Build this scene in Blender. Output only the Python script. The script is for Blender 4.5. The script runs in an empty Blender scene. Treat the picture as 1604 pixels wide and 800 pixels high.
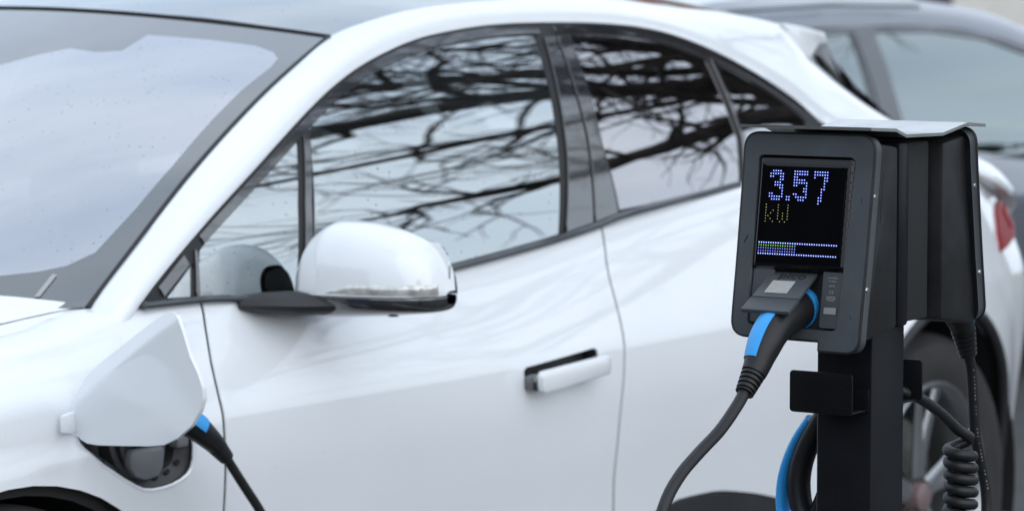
import bpy, bmesh, math, random
import numpy as np
from mathutils import Vector, Matrix
from mathutils.geometry import delaunay_2d_cdt

sc = bpy.context.scene
COL = sc.collection
R = math.radians
random.seed(7); RNG = np.random.default_rng(7)

# ------------------------------------------------------------------ camera, sky, sun, exposure
cam_data = bpy.data.cameras.new("camera"); cam = bpy.data.objects.new("camera", cam_data); COL.objects.link(cam)
cam.location = (-3.825, -3.518, 1.558)
cam.rotation_euler = (R(90 - 4.73), 0, R(-55.75))
cam_data.sensor_width = 36.0; cam_data.lens = 5322 / 1604 * 36.0
cam_data.clip_start = 0.05; cam_data.clip_end = 1500
cam_data.dof.use_dof = True; cam_data.dof.focus_distance = 4.50; cam_data.dof.aperture_fstop = 7.1
sc.camera = cam

SUN_EL, SUN_AZ = 25, 200      # high diffuse sun behind thin overcast, from the camera side
world = bpy.data.worlds.new("World"); sc.world = world; world.use_nodes = True
wn, wl = world.node_tree.nodes, world.node_tree.links
wn.clear()
w_out = wn.new("ShaderNodeOutputWorld"); w_bg = wn.new("ShaderNodeBackground")
w_sky = wn.new("ShaderNodeTexSky"); w_sky.sky_type = 'NISHITA'; w_sky.sun_disc = False
w_sky.sun_elevation = R(SUN_EL); w_sky.sun_rotation = R(SUN_AZ); w_sky.air_density = 1.0; w_sky.dust_density = 2.0
w_co = wn.new("ShaderNodeTexCoord"); w_map = wn.new("ShaderNodeMapping"); w_map.inputs['Scale'].default_value = (1.0, 1.0, 2.6)
w_noise = wn.new("ShaderNodeTexNoise"); w_noise.inputs['Scale'].default_value = 2.2; w_noise.inputs['Detail'].default_value = 7; w_noise.inputs['Roughness'].default_value = 0.55
w_ramp = wn.new("ShaderNodeValToRGB")
w_ramp.color_ramp.elements[0].position = 0.30; w_ramp.color_ramp.elements[0].color = (0.66, 0.71, 0.80, 1)
w_ramp.color_ramp.elements[1].position = 0.68; w_ramp.color_ramp.elements[1].color = (1.0, 1.0, 1.0, 1)
w_mul = wn.new("ShaderNodeMix"); w_mul.data_type = 'RGBA'; w_mul.blend_type = 'MULTIPLY'; w_mul.inputs['Factor'].default_value = 1.0
w_mul.inputs['B'].default_value = (13.9, 15.3, 16.9, 1)
w_mix = wn.new("ShaderNodeMix"); w_mix.data_type = 'RGBA'; w_mix.inputs['Factor'].default_value = 0.88
wl.new(w_co.outputs['Generated'], w_map.inputs['Vector']); wl.new(w_map.outputs['Vector'], w_noise.inputs['Vector'])
wl.new(w_noise.outputs['Fac'], w_ramp.inputs['Fac']); wl.new(w_ramp.outputs['Color'], w_mul.inputs['A'])
wl.new(w_sky.outputs['Color'], w_mix.inputs['A']); wl.new(w_mul.outputs['Result'], w_mix.inputs['B'])
wl.new(w_mix.outputs['Result'], w_bg.inputs['Color']); w_bg.inputs['Strength'].default_value = 0.10
wl.new(w_bg.outputs['Background'], w_out.inputs['Surface'])

sun_data = bpy.data.lights.new("sun", 'SUN'); sun_data.energy = 1.3; sun_data.angle = R(80); sun_data.color = (1.0, 0.97, 0.93)
sun = bpy.data.objects.new("sun", sun_data); COL.objects.link(sun)
_a = R(SUN_AZ); _sd = Vector((math.sin(_a) * math.cos(R(SUN_EL)), math.cos(_a) * math.cos(R(SUN_EL)), math.sin(R(SUN_EL))))
sun.rotation_euler = _sd.to_track_quat('Z', 'Y').to_euler()
sc.view_settings.view_transform = 'Standard'; sc.view_settings.look = 'None'; sc.view_settings.gamma = 1.0
sc.view_settings.use_curve_mapping = False; sc.view_settings.exposure = -0.05
sc.cycles.use_denoising = True
sc.cycles.max_bounces = 10; sc.cycles.transparent_max_bounces = 16

# ------------------------------------------------------------------ materials
MATS = {}
def mat(name, col, rough=0.5, metal=0.0, coat=0.0, bump=None, vary=None, spec=None, emit=None, estr=0.0, speck=None, ior=None):
    m = bpy.data.materials.new(name); m.use_nodes = True; MATS[name] = m
    n, l = m.node_tree.nodes, m.node_tree.links
    b = n['Principled BSDF']
    b.inputs['Base Color'].default_value = (*col, 1); b.inputs['Roughness'].default_value = rough; b.inputs['Metallic'].default_value = metal
    if coat: b.inputs['Coat Weight'].default_value = coat; b.inputs['Coat Roughness'].default_value = 0.02; b.inputs['Coat IOR'].default_value = 1.62
    if spec is not None: b.inputs['Specular IOR Level'].default_value = spec
    if ior: b.inputs['IOR'].default_value = ior
    if emit: b.inputs['Emission Color'].default_value = (*emit, 1); b.inputs['Emission Strength'].default_value = estr
    tc = n.new("ShaderNodeTexCoord")
    colour = None
    if vary:
        sc_, amt = vary
        t = n.new("ShaderNodeTexNoise"); t.inputs['Scale'].default_value = sc_; t.inputs['Detail'].default_value = 6
        l.new(tc.outputs['Object'], t.inputs['Vector'])
        r = n.new("ShaderNodeValToRGB"); r.color_ramp.elements[0].position = .3; r.color_ramp.elements[1].position = .7
        r.color_ramp.elements[0].color = (*[c * (1 - amt) for c in col], 1); r.color_ramp.elements[1].color = (*[min(1, c * (1 + amt)) for c in col], 1)
        l.new(t.outputs['Fac'], r.inputs['Fac']); colour = r.outputs['Color']
    if speck:                                    # small dirt spots / dried drops
        sc_, thr, sc_col = speck
        v = n.new("ShaderNodeTexVoronoi"); v.inputs['Scale'].default_value = sc_; v.inputs['Randomness'].default_value = 1
        l.new(tc.outputs['Object'], v.inputs['Vector'])
        rr = n.new("ShaderNodeValToRGB"); rr.color_ramp.elements[0].position = thr; rr.color_ramp.elements[1].position = thr + .03
        rr.color_ramp.elements[0].color = (1, 1, 1, 1); rr.color_ramp.elements[1].color = (0, 0, 0, 1)
        l.new(v.outputs['Distance'], rr.inputs['Fac'])
        mx = n.new("ShaderNodeMix"); mx.data_type = 'RGBA'; mx.inputs['B'].default_value = (*sc_col, 1)
        if colour is not None: l.new(colour, mx.inputs['A'])
        else: mx.inputs['A'].default_value = (*col, 1)
        l.new(rr.outputs['Color'], mx.inputs['Factor']); colour = mx.outputs['Result']
    if colour is not None: l.new(colour, b.inputs['Base Color'])
    if bump:
        sc_, st, dist = bump
        t = n.new("ShaderNodeTexNoise"); t.inputs['Scale'].default_value = sc_; t.inputs['Detail'].default_value = 4
        l.new(tc.outputs['Object'], t.inputs['Vector'])
        bp = n.new("ShaderNodeBump"); bp.inputs['Strength'].default_value = st; bp.inputs['Distance'].default_value = dist
        l.new(t.outputs['Fac'], bp.inputs['Height']); l.new(bp.outputs['Normal'], b.inputs['Normal'])
    return m

def glass(name, tint, ior=1.6, refl=(1, 1, 1), extra=0.0, rough=0.0, dirt=(55, 0.07), dirt_col=(.06, .065, .07)):
    """thin automotive glazing: Fresnel reflection over tinted transmission, plus dried-drop specks"""
    m = bpy.data.materials.new(name); m.use_nodes = True; MATS[name] = m
    n, l = m.node_tree.nodes, m.node_tree.links; n.clear()
    o = n.new("ShaderNodeOutputMaterial"); tr = n.new("ShaderNodeBsdfTransparent"); gl = n.new("ShaderNodeBsdfGlossy")
    tr.inputs['Color'].default_value = (*tint, 1); gl.inputs['Color'].default_value = (*refl, 1); gl.inputs['Roughness'].default_value = rough
    fr = n.new("ShaderNodeFresnel"); fr.inputs['IOR'].default_value = ior
    ad = n.new("ShaderNodeMath"); ad.operation = 'ADD'; ad.use_clamp = True; ad.inputs[1].default_value = extra
    mx = n.new("ShaderNodeMixShader")
    l.new(fr.outputs[0], ad.inputs[0]); l.new(ad.outputs[0], mx.inputs[0]); l.new(tr.outputs[0], mx.inputs[1]); l.new(gl.outputs[0], mx.inputs[2])
    if dirt:
        tc = n.new("ShaderNodeTexCoord"); v = n.new("ShaderNodeTexVoronoi"); v.inputs['Scale'].default_value = dirt[0]
        l.new(tc.outputs['Object'], v.inputs['Vector'])
        no = n.new("ShaderNodeTexNoise"); no.inputs['Scale'].default_value = 9; l.new(tc.outputs['Object'], no.inputs['Vector'])
        ml = n.new("ShaderNodeMath"); ml.operation = 'MULTIPLY'; l.new(no.outputs['Fac'], ml.inputs[0]); ml.inputs[1].default_value = dirt[1] * 2
        lt = n.new("ShaderNodeMath"); lt.operation = 'LESS_THAN'; l.new(v.outputs['Distance'], lt.inputs[0]); l.new(ml.outputs[0], lt.inputs[1])
        sc2 = n.new("ShaderNodeMath"); sc2.operation = 'MULTIPLY'; sc2.inputs[1].default_value = .55; l.new(lt.outputs[0], sc2.inputs[0])
        df = n.new("ShaderNodeBsdfDiffuse"); df.inputs['Color'].default_value = (*dirt_col, 1)
        m2 = n.new("ShaderNodeMixShader"); l.new(sc2.outputs[0], m2.inputs[0]); l.new(mx.outputs[0], m2.inputs[1]); l.new(df.outputs[0], m2.inputs[2])
        l.new(m2.outputs[0], o.inputs['Surface'])
    else:
        l.new(mx.outputs[0], o.inputs['Surface'])
    return m

# ------------------------------------------------------------------ curves and the side surface of the white car
def herm(xs,ys):
    xs=np.array(xs,float); ys=np.array(ys,float)
    d=np.diff(ys)/np.diff(xs); m=np.zeros(len(xs))
    m[0]=d[0]; m[-1]=d[-1]
    for i in range(1,len(xs)-1):
        if d[i-1]*d[i]<=0: m[i]=0
        else:
            w1=2*(xs[i+1]-xs[i])+xs[i]-xs[i-1]; w2=xs[i+1]-xs[i]+2*(xs[i]-xs[i-1])
            m[i]=(w1+w2)/(w1/d[i-1]+w2/d[i])
    def f(x):
        x=np.clip(np.asarray(x,float),xs[0],xs[-1]); i=np.clip(np.searchsorted(xs,x)-1,0,len(xs)-2)
        h=xs[i+1]-xs[i]; t=(x-xs[i])/h
        return (ys[i]*(1+2*t)*(1-t)**2+h*m[i]*t*(1-t)**2+ys[i+1]*t*t*(3-2*t)+h*m[i+1]*t*t*(t-1))
    return f
def ss(x): x=np.clip(x,0,1); return x*x*(3-2*x)
def catmull(P,n):
    P=np.array(P,float); d=np.r_[0,np.cumsum(np.linalg.norm(np.diff(P,axis=0),axis=1)**.5)]
    m=np.zeros_like(P)
    for i in range(len(P)):
        if i==0: m[i]=(P[1]-P[0])/(d[1]-d[0])
        elif i==len(P)-1: m[i]=(P[-1]-P[-2])/(d[-1]-d[-2])
        else:
            a=(P[i]-P[i-1])/(d[i]-d[i-1]); b=(P[i+1]-P[i])/(d[i+1]-d[i]); h0=d[i]-d[i-1];h1=d[i+1]-d[i]
            m[i]=(a*h1+b*h0)/(h0+h1)
    s=np.linspace(0,d[-1],n*8); i=np.clip(np.searchsorted(d,s)-1,0,len(P)-2)
    h=(d[i+1]-d[i])[:,None]; t=((s-d[i])/(d[i+1]-d[i]))[:,None]
    Q=P[i]*(1+2*t)*(1-t)**2+h*m[i]*t*(1-t)**2+P[i+1]*t*t*(3-2*t)+h*m[i+1]*t*t*(t-1)
    L=np.r_[0,np.cumsum(np.linalg.norm(np.diff(Q,axis=0),axis=1))]
    k=np.linspace(0,L[-1],n)
    return np.stack([np.interp(k,L,Q[:,j]) for j in range(P.shape[1])],1)
# ---- car 1 side surface
PLAN=catmull([(-.86,.95),(-.85,.62),(-.76,.36),(-.58,.17),(-.32,.05),(0,.004),(.4,0),(1,0),(1.8,0),(2.6,0),(3.0,.0),(3.3,.014),(3.56,.05),(3.77,.125),(3.89,.30),(3.94,.60),(3.955,.95)],900)
_L=np.r_[0,np.cumsum(np.linalg.norm(np.diff(PLAN,axis=0),axis=1))]
_u0=np.interp(1.0,PLAN[:,0][100:800],_L[100:800]); UU=_L-_u0+1.0
_T=np.gradient(PLAN,axis=0); _T/=np.linalg.norm(_T,axis=1)[:,None]
def plan(u):
    f=lambda a: np.interp(u,UU,a)
    tx,ty=f(_T[:,0]),f(_T[:,1]); l=np.hypot(tx,ty)
    return f(PLAN[:,0]),f(PLAN[:,1]),-ty/l,tx/l
FW=(0.0,.365); RW=(3.08,.365); RF=.428; RR=.445
P_=herm([.10,.18,.26,.34,.45,.55,.65,.75,.82,.86,.90,.95,1.0,1.05,1.12,1.20],[.20,.12,.075,.05,.034,.02,.007,0,.003,.014,.029,.050,.072,.096,.16,.245])
Z_=herm([.10,.94,1.0,1.06,1.12,1.20],[.10,.94,.992,1.028,1.040,1.042])
B_=herm([-1.3,1.2,1.85,2.4,2.9,3.3,3.7,4.8],[0,0,.045,.085,.12,.10,.02,-.05])
D_=herm([-1.4,-.9,-.6,-.3,0,.2,.33,.45,5],[.46,.30,.20,.115,.062,.045,.020,0,0])
def M(u,t):
    u=np.asarray(u,float); t=np.asarray(t,float)
    x,y,nx,ny=plan(u)
    z=Z_(t)+B_(u)*ss((t-.75)/.3)-D_(u)*ss((t-.5)/.6)
    p=P_(t)*(1-.35*ss((u-2.4)/.5)*ss((3.6-u)/.4)*ss((t-.8)/.1))
    wg=ss((.50-u)/.30)*ss((u+.9)/.4)
    p=p-wg*np.maximum(0,P_(t)-.012)*.62*ss((1.02-t)/.10)*ss((t-.75)/.05)
    for (cx,cz),R in ((FW,RF),(RW,RR)):
        r=np.hypot(u-cx,z-cz); d=np.clip((R+.15-r)/.15,0,1)
        s_=np.sqrt(d*d+.0009)-.03
        if cx<1: p=p+.016*s_
        else: p=p-.022*s_
    return np.stack([x+nx*p,y+ny*p,z],-1)
def zb_y(x,z):
    h=z-1.04
    return .088+np.where(h>0,.15*h+.56*h*h,.15*h)+.05*np.maximum(0,x-1.8)**2
def G(x,z): x=np.asarray(x,float); z=np.asarray(z,float); return np.stack([x,zb_y(x,z),z],-1)

# ------------------------------------------------------------------ object helpers
OFF = {}                                             # world position of each thing's origin
def thing(name, label, cat, loc=(0, 0, 0), group=None):
    o = bpy.data.objects.new(name, None); COL.objects.link(o); o.location = loc; o.empty_display_size = .1
    o['label'] = label; o['category'] = cat
    if group: o['group'] = group
    OFF[o.name] = np.array(loc, float)
    return o
def add(name, verts, faces, m, parent=None, smooth=True, normals=None, label=None, kind=None):
    verts = np.asarray(verts, float)
    off = OFF[parent.name] if parent is not None else np.zeros(3)
    me = bpy.data.meshes.new(name); me.from_pydata((verts - off).tolist(), [], [list(map(int, f)) for f in faces]); me.update()
    if smooth:
        me.polygons.foreach_set('use_smooth', [True] * len(me.polygons))
        if normals is None: 
            try: me.set_sharp_from_angle(angle=R(38))
            except Exception: pass
    if normals is not None: me.normals_split_custom_set_from_vertices([tuple(map(float, n)) for n in normals])
    me.materials.append(MATS[m] if isinstance(m, str) else m)
    o = bpy.data.objects.new(name, me); COL.objects.link(o)
    if parent is not None: o.parent = parent; OFF[o.name] = off
    if label: o['label'] = label
    if kind: o['kind'] = kind
    return o
def tag(o, label, cat, group=None):
    o['label'] = label; o['category'] = cat
    if group: o['group'] = group
    return o
class MB:
    def __init__(s): s.v = []; s.f = []
    def add(s, v, f):
        k = len(s.v); s.v += [tuple(map(float, p)) for p in v]; s.f += [[i + k for i in q] for q in f]; return s
    def build(s, name, m, parent=None, smooth=True, **k): return add(name, s.v, s.f, m, parent, smooth, **k)
def grid(P, close_u=False, close_v=False):
    P = np.asarray(P, float); n, m = P.shape[:2]; f = []
    for i in range(n if close_u else n - 1):
        for j in range(m if close_v else m - 1):
            a, b, c, d = i * m + j, ((i + 1) % n) * m + j, ((i + 1) % n) * m + (j + 1) % m, i * m + (j + 1) % m
            f.append((a, b, c, d))
    return P.reshape(-1, 3), f
def unit(v): v = np.asarray(v, float); return v / max(1e-12, np.linalg.norm(v))
def tube(path, rad, seg=12, ell=(1, 1), up=(0, 0, 1), caps=True, power=2.0):
    """sweep along path; rad scalar or per point (or (ra, rb) per point); section axes follow 'up'"""
    P = np.asarray(path, float); n = len(P)
    rad = np.asarray(rad, float)
    if rad.ndim == 0: rad = np.full((n, 2), float(rad))
    elif rad.ndim == 1: rad = np.stack([rad, rad], 1)
    T = np.gradient(P, axis=0); T /= np.linalg.norm(T, axis=1)[:, None] + 1e-12
    N = unit(np.asarray(up) - T[0] * np.dot(up, T[0])) if abs(np.dot(unit(up), T[0])) < .98 else unit(np.cross(T[0], (0.3, 1, 0.2)))
    rings = []
    a = np.linspace(0, 2 * np.pi, seg, endpoint=False)
    ca, sa = np.cos(a), np.sin(a)
    ca = np.sign(ca) * np.abs(ca) ** (2 / power); sa = np.sign(sa) * np.abs(sa) ** (2 / power)
    for i in range(n):
        N = unit(N - T[i] * np.dot(N, T[i])); Bn = np.cross(T[i], N)
        rings.append(P[i] + np.outer(ca * rad[i, 0] * ell[0], N) + np.outer(sa * rad[i, 1] * ell[1], Bn))
    v, f = grid(np.array(rings), close_v=True); f = [q[::-1] for q in f]
    if caps: f.append(list(range(seg))[::-1]); f.append([(n - 1) * seg + k for k in range(seg)]); f[-2] = f[-2][::-1]; f[-1] = f[-1][::-1]; f[-2] = f[-2][::-1]; f[-1] = f[-1][::-1]
    return v, f
def lathe(prof, org, axis, seg=48, arc=(0, 2 * math.pi), close=True):
    """profile (r, h) round an axis through org"""
    ax = unit(axis); e1 = unit(np.cross(ax, (0, 0, 1) if abs(ax[2]) < .9 else (1, 0, 0))); e2 = np.cross(ax, e1)
    a = np.linspace(arc[0], arc[1], seg, endpoint=not close)
    P = np.array([[np.asarray(org) + ax * h + r * (math.cos(t) * e1 + math.sin(t) * e2) for r, h in prof] for t in a])
    return grid(P, close_u=close)
def rbox(c, s, bev=.003, seg=2, rot=None):
    bm = bmesh.new(); bmesh.ops.create_cube(bm, size=1.0); bmesh.ops.scale(bm, vec=Vector(s), verts=bm.verts)
    if bev > 0: bmesh.ops.bevel(bm, geom=bm.edges[:], offset=min(bev, min(s) * .45), segments=seg, profile=.5, affect='EDGES')
    if rot is not None: bmesh.ops.transform(bm, matrix=rot.to_4x4() if len(rot) == 3 else rot, verts=bm.verts)
    bm.verts.index_update()
    v = [(p.co.x + c[0], p.co.y + c[1], p.co.z + c[2]) for p in bm.verts]; f = [[q.index for q in fa.verts] for fa in bm.faces]
    bm.free(); return v, f
def prism(poly, fun, d0, d1, bev=0):
    """closed polygon (a,b) mapped by fun(a,b,d): slab between depth d0 and d1"""
    n = len(poly); v = [fun(a, b, d0) for a, b in poly] + [fun(a, b, d1) for a, b in poly]
    f = [list(range(n))[::-1], [n + i for i in range(n)]] + [[i, (i + 1) % n, n + (i + 1) % n, n + i] for i in range(n)]
    if not bev: return v, f
    bm = bmesh.new(); vs = [bm.verts.new(tuple(map(float, p))) for p in v]
    for q in f: bm.faces.new([vs[i] for i in q])
    bmesh.ops.recalc_face_normals(bm, faces=bm.faces)
    ed = [e for e in bm.edges if e.calc_face_angle(0) > R(20)]
    bmesh.ops.bevel(bm, geom=ed, offset=bev, segments=2, profile=.5, affect='EDGES', clamp_overlap=True)
    bm.verts.index_update(); v = [tuple(p.co) for p in bm.verts]; f = [[q.index for q in fa.verts] for fa in bm.faces]
    bm.free(); return v, f
def rrect(w, h, r, n=6, cx=0, cy=0):
    out = []
    for sx, sy, a0 in ((1, 1, 0), (-1, 1, 90), (-1, -1, 180), (1, -1, 270)):
        for k in range(n + 1):
            a = R(a0 + 90 * k / n); out.append((cx + sx * (w / 2 - r) + r * math.cos(a), cy + sy * (h / 2 - r) + r * math.sin(a)))
    return out
def resample(poly, sp):
    out = []
    for i in range(len(poly)):
        a, b = np.array(poly[i], float), np.array(poly[(i + 1) % len(poly)], float)
        k = max(1, int(math.ceil(np.linalg.norm(b - a) / sp)))
        out += [tuple(a + (b - a) * j / k) for j in range(k)]
    return out
def inside(pts, poly):
    pts = np.asarray(pts, float); poly = np.asarray(poly, float); c = np.zeros(len(pts), bool)
    x, y = pts[:, 0], pts[:, 1]
    for i in range(len(poly)):
        x1, y1 = poly[i]; x2, y2 = poly[i - 1]
        if y1 == y2: continue
        c ^= ((y1 > y) != (y2 > y)) & (x < (x2 - x1) * (y - y1) / (y2 - y1) + x1)
    return c
def bdist(pts, loop):
    pts = np.asarray(pts, float); L = np.asarray(loop, float); d = np.full(len(pts), 9.)
    for i in range(len(L)):
        a, b = L[i - 1], L[i]; ab = b - a; t = np.clip(((pts - a) @ ab) / max(1e-12, ab @ ab), 0, 1)
        d = np.minimum(d, np.linalg.norm(pts - a - t[:, None] * ab, axis=1))
    return d
def surf(fun, U, e=.004):
    U = np.asarray(U, float); u, t = U[:, 0], U[:, 1]
    P = fun(u, t); a = fun(u + e, t) - fun(u - e, t); b = fun(u, t + e) - fun(u, t - e)
    n = np.cross(a, b); n /= np.linalg.norm(n, axis=1)[:, None] + 1e-12
    return P, n
def panel_mesh(fun, outline, holes=(), sp=.03, lip=.012, off=0.0, flip=1):
    """sheet-metal or glass panel cut from a surface: outline and holes in surface coordinates, edges folded inward"""
    loops = [resample(outline, sp)] + [resample(h, sp * .6) for h in holes]
    lo = np.min(loops[0], 0); hi = np.max(loops[0], 0)
    gx = np.arange(lo[0] + sp / 2, hi[0], sp); gy = np.arange(lo[1] + sp / 2, hi[1], sp)
    g = np.array([(x + (sp / 2 if k % 2 else 0), y) for k, y in enumerate(gy) for x in gx])
    if len(g):
        keep = inside(g, loops[0]) & (bdist(g, loops[0]) > sp * .45)
        for h in loops[1:]: keep &= ~inside(g, h) & (bdist(g, h) > sp * .35)
        g = g[keep]
    pts = []; edges = []
    for L in loops:
        k = len(pts); pts += list(L); edges += [(k + i, k + (i + 1) % len(L)) for i in range(len(L))]
    pts += [tuple(p) for p in g]
    r = delaunay_2d_cdt([Vector((float(p[0]), float(p[1]))) for p in pts], edges, [], 0, 1e-6)
    V = np.array([(p.x, p.y) for p in r[0]]); F = np.array(r[2])
    cen = V[F].mean(1); keep = inside(cen, loops[0])
    for h in loops[1:]: keep &= ~inside(cen, h)
    F = F[keep]
    a = V[F]; area = (a[:, 1, 0] - a[:, 0, 0]) * (a[:, 2, 1] - a[:, 0, 1]) - (a[:, 1, 1] - a[:, 0, 1]) * (a[:, 2, 0] - a[:, 0, 0])
    F[area < 0] = F[area < 0][:, ::-1]
    P, N = surf(fun, V); N = N * flip; P = P + N * off
    if flip < 0: F = F[:, ::-1]
    verts = [P]; norms = [N]; faces = F.tolist(); k = len(P)
    if lip:
        for L in loops:
            L = np.array(L); p, n = surf(fun, L); n = n * flip; p = p + n * off
            tn = np.roll(p, -1, 0) - np.roll(p, 1, 0); tn /= np.linalg.norm(tn, axis=1)[:, None] + 1e-12
            o = np.cross(tn, n)
            area2 = np.sum(L[:, 0] * np.roll(L[:, 1], -1) - L[:, 1] * np.roll(L[:, 0], -1)); sgn = 1 if area2 > 0 else -1
            if L is not None and len(verts) > 1 and False: sgn = -sgn
            o = o * sgn * flip
            if len(verts) > 1: o = -o
            m = len(L); q0 = p; q1 = p - n * lip
            n0 = n * .6 + o * .8
            verts += [q0, q1]; norms += [n0 / np.linalg.norm(n0, axis=1)[:, None], o]
            for i in range(m):
                j = (i + 1) % m; a_, b_, c_, d_ = k + i, k + j, k + m + j, k + m + i
                faces.append([a_, b_, c_, d_] if (sgn * flip * (1 if len(verts) == 3 else -1)) < 0 else [a_, d_, c_, b_])
            k += 2 * m
    return np.concatenate(verts), faces, np.concatenate(norms)
def panel(name, fun, outline, m, parent, holes=(), sp=.03, lip=.012, off=0.0, flip=1, **k):
    v, f, n = panel_mesh(fun, outline, holes, sp, lip, off, flip)
    return add(name, v, f, m, parent, True, n, **k)
def mirror_of(o, yc, name=None):
    """the same part on the other side of the car"""
    me = o.data; off = OFF[o.name]
    v = np.array([tuple(p.co) for p in me.vertices]) + off; v[:, 1] = 2 * yc - v[:, 1]
    f = [list(p.vertices)[::-1] for p in me.polygons]
    return add(name or o.name.split('.')[0], v, f, me.materials[0], o.parent)
def text_mesh(body, size, extrude=0.0002):
    cu = bpy.data.curves.new("txt", 'FONT'); cu.body = body; cu.size = size; cu.extrude = extrude; cu.align_x = 'CENTER'; cu.align_y = 'CENTER'
    o = bpy.data.objects.new("txt", cu); COL.objects.link(o)
    dg = bpy.context.evaluated_depsgraph_get(); me = o.evaluated_get(dg).to_mesh()
    v = np.array([tuple(p.co) for p in me.vertices]); f = [list(p.vertices) for p in me.polygons]
    o.evaluated_get(dg).to_mesh_clear(); bpy.data.objects.remove(o); bpy.data.curves.remove(cu)
    return v, f

# ------------------------------------------------------------------ material palette
mat('white_paint', (.77, .80, .83), .30, coat=1.0, vary=(2.2, .025), speck=(38, .035, (.62, .63, .62)))
mat('white_flap', (.77, .80, .83), .32, coat=.8, vary=(6, .01), speck=(60, .03, (.6, .6, .6)))
mat('black_cladding', (.018, .019, .021), .55, bump=(420, .25, .001), vary=(9, .2))
mat('body_void', (.010, .011, .012), .8)
mat('gloss_black', (.016, .016, .019), .10, coat=1.0, vary=(14, .15), bump=(16, .05, .01), ior=1.9)
mat('rubber_seal', (.013, .013, .014), .55)
mat('frit', (.030, .040, .046), .10, coat=1.0, vary=(5, .1), speck=(64, .09, (.01, .01, .012)), ior=2.2)
mat('tyre', (.022, .021, .021), .72, bump=(160, .3, .002), vary=(12, .25))
mat('alloy', (.32, .335, .35), .32, metal=.85, vary=(10, .1))
mat('alloy_dark', (.05, .052, .056), .45, metal=.4)
mat('brake_disc', (.28, .27, .26), .38, metal=.9, vary=(30, .2))
mat('red_cap', (.16, .115, .115), .4)
mat('lamp_red', (.22, .006, .008), .45, spec=.2)
mat('lamp_clear', (.55, .55, .52), .10, metal=.35, coat=1.0, vary=(60, .35))
mat('chrome', (.72, .73, .74), .10, metal=1.0)
mat('socket_black', (.028, .029, .031), .45, vary=(25, .25), bump=(90, .15, .001))
mat('socket_grey', (.15, .155, .165), .42)
mat('interior_dark', (.014, .0145, .016), .62, bump=(220, .2, .001))
mat('interior_seat', (.035, .036, .038), .6, bump=(160, .25, .002))
mat('interior_light', (.36, .36, .36), .7)
mat('charger_shell', (.014, .0145, .016), .50, spec=.28, bump=(900, .35, .0008), vary=(22, .35), speck=(150, .05, (.08, .08, .078)))
mat('charger_front', (.052, .059, .066), .46, spec=.4, bump=(1200, .14, .0005), vary=(14, .16), speck=(120, .045, (.015, .015, .015)))
mat('post_coat', (.008, .0085, .011), .36, spec=.17, bump=(700, .08, .0004), vary=(14, .2), speck=(110, .022, (.16, .16, .155)))
mat('screen_black', (.003, .003, .004), .05, spec=.35)
mat('steel_roof', (.52, .53, .53), .26, metal=.9, vary=(22, .10), speck=(80, .04, (.12, .12, .12)))
mat('blue_plastic', (.028, .32, .74), .42, bump=(300, .06, .0005), vary=(20, .06))
mat('plug_black', (.011, .0115, .013), .42, spec=.35, bump=(400, .15, .0006), vary=(30, .2))
mat('cable_black', (.013, .0135, .015), .46, spec=.35, bump=(260, .10, .0006), vary=(40, .2))
mat('print_grey', (.22, .225, .23), .6)
mat('print_dark', (.008, .008, .009), .5)
mat('label_silver', (.33, .33, .32), .55, vary=(300, .1))
mat('led_blue', (.02, .05, .6), .4, emit=(.02, .06, .90), estr=.42)
mat('led_white', (.8, .85, 1), .4, emit=(.55, .70, 1.0), estr=1.5)
mat('led_blue_core', (.3, .35, 1), .4, emit=(.22, .22, 1.0), estr=1.1)
mat('led_green', (.2, .8, .1), .4, emit=(.22, .75, .05), estr=1.4)
mat('led_yellow', (.8, .8, .3), .4, emit=(.62, .58, .16), estr=.55)
mat('screw_steel', (.45, .45, .44), .3, metal=1.0)
mat('asphalt', (.052, .053, .055), .85, bump=(130, .5, .01), vary=(2.2, .22))
mat('bay_paint', (.62, .62, .60), .7, vary=(18, .2))
mat('kerb_stone', (.30, .295, .28), .8, bump=(60, .3, .004), vary=(5, .15))
mat('grass', (.055, .085, .028), .9, bump=(30, .6, .02), vary=(3, .35))
mat('bark', (.050, .042, .035), .9, bump=(24, .6, .03), vary=(6, .3))
mat('twig', (.030, .025, .022), .9)
mat('hedge_leaf', (.030, .040, .020), .8, vary=(2, .4))
mat('hedge_brown', (.055, .042, .030), .85, vary=(2, .35))
mat('dry_hedge', (.20, .205, .165), .85, vary=(1.2, .25))
mat('render_wall', (.62, .60, .56), .85, bump=(60, .2, .01), vary=(1.5, .06))
mat('roof_tile', (.16, .07, .05), .8, vary=(4, .25))
mat('slate_paint', (.12, .14, .175), .35, coat=1.0, vary=(3, .05))
mat('grey_trim', (.040, .045, .052), .30, coat=.5)
mat('roof_sky_sheen', (.55, .57, .60), .3, coat=.8)  # pale colour stands in for sky reflected on the slate roof
mat('rail_silver', (.42, .45, .48), .28, metal=.8)
mat('window_frame_white', (.7, .7, .68), .5)
glass('side_glass', (.34, .39, .39), ior=1.72, refl=(.93, .99, 1.0), extra=.42, dirt=(55, .10))
glass('privacy_glass', (.05, .05, .055), ior=1.72, refl=(1.0, .98, 1.0), extra=.34)
glass('coated_screen', (.55, .60, .62), ior=1.55, refl=(.92, .94, 1.0), extra=.47, dirt=(66, .095))
glass('roof_glass', (.03, .03, .035), ior=1.75, refl=(.97, 1.0, 1.0), extra=.30, dirt=(40, .07))
glass('far_glass', (.40, .47, .47), ior=1.7, refl=(.90, 1.0, 1.0), extra=.2, dirt=None)
glass('house_glass', (.05, .06, .07), ior=1.6, dirt=None)

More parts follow.
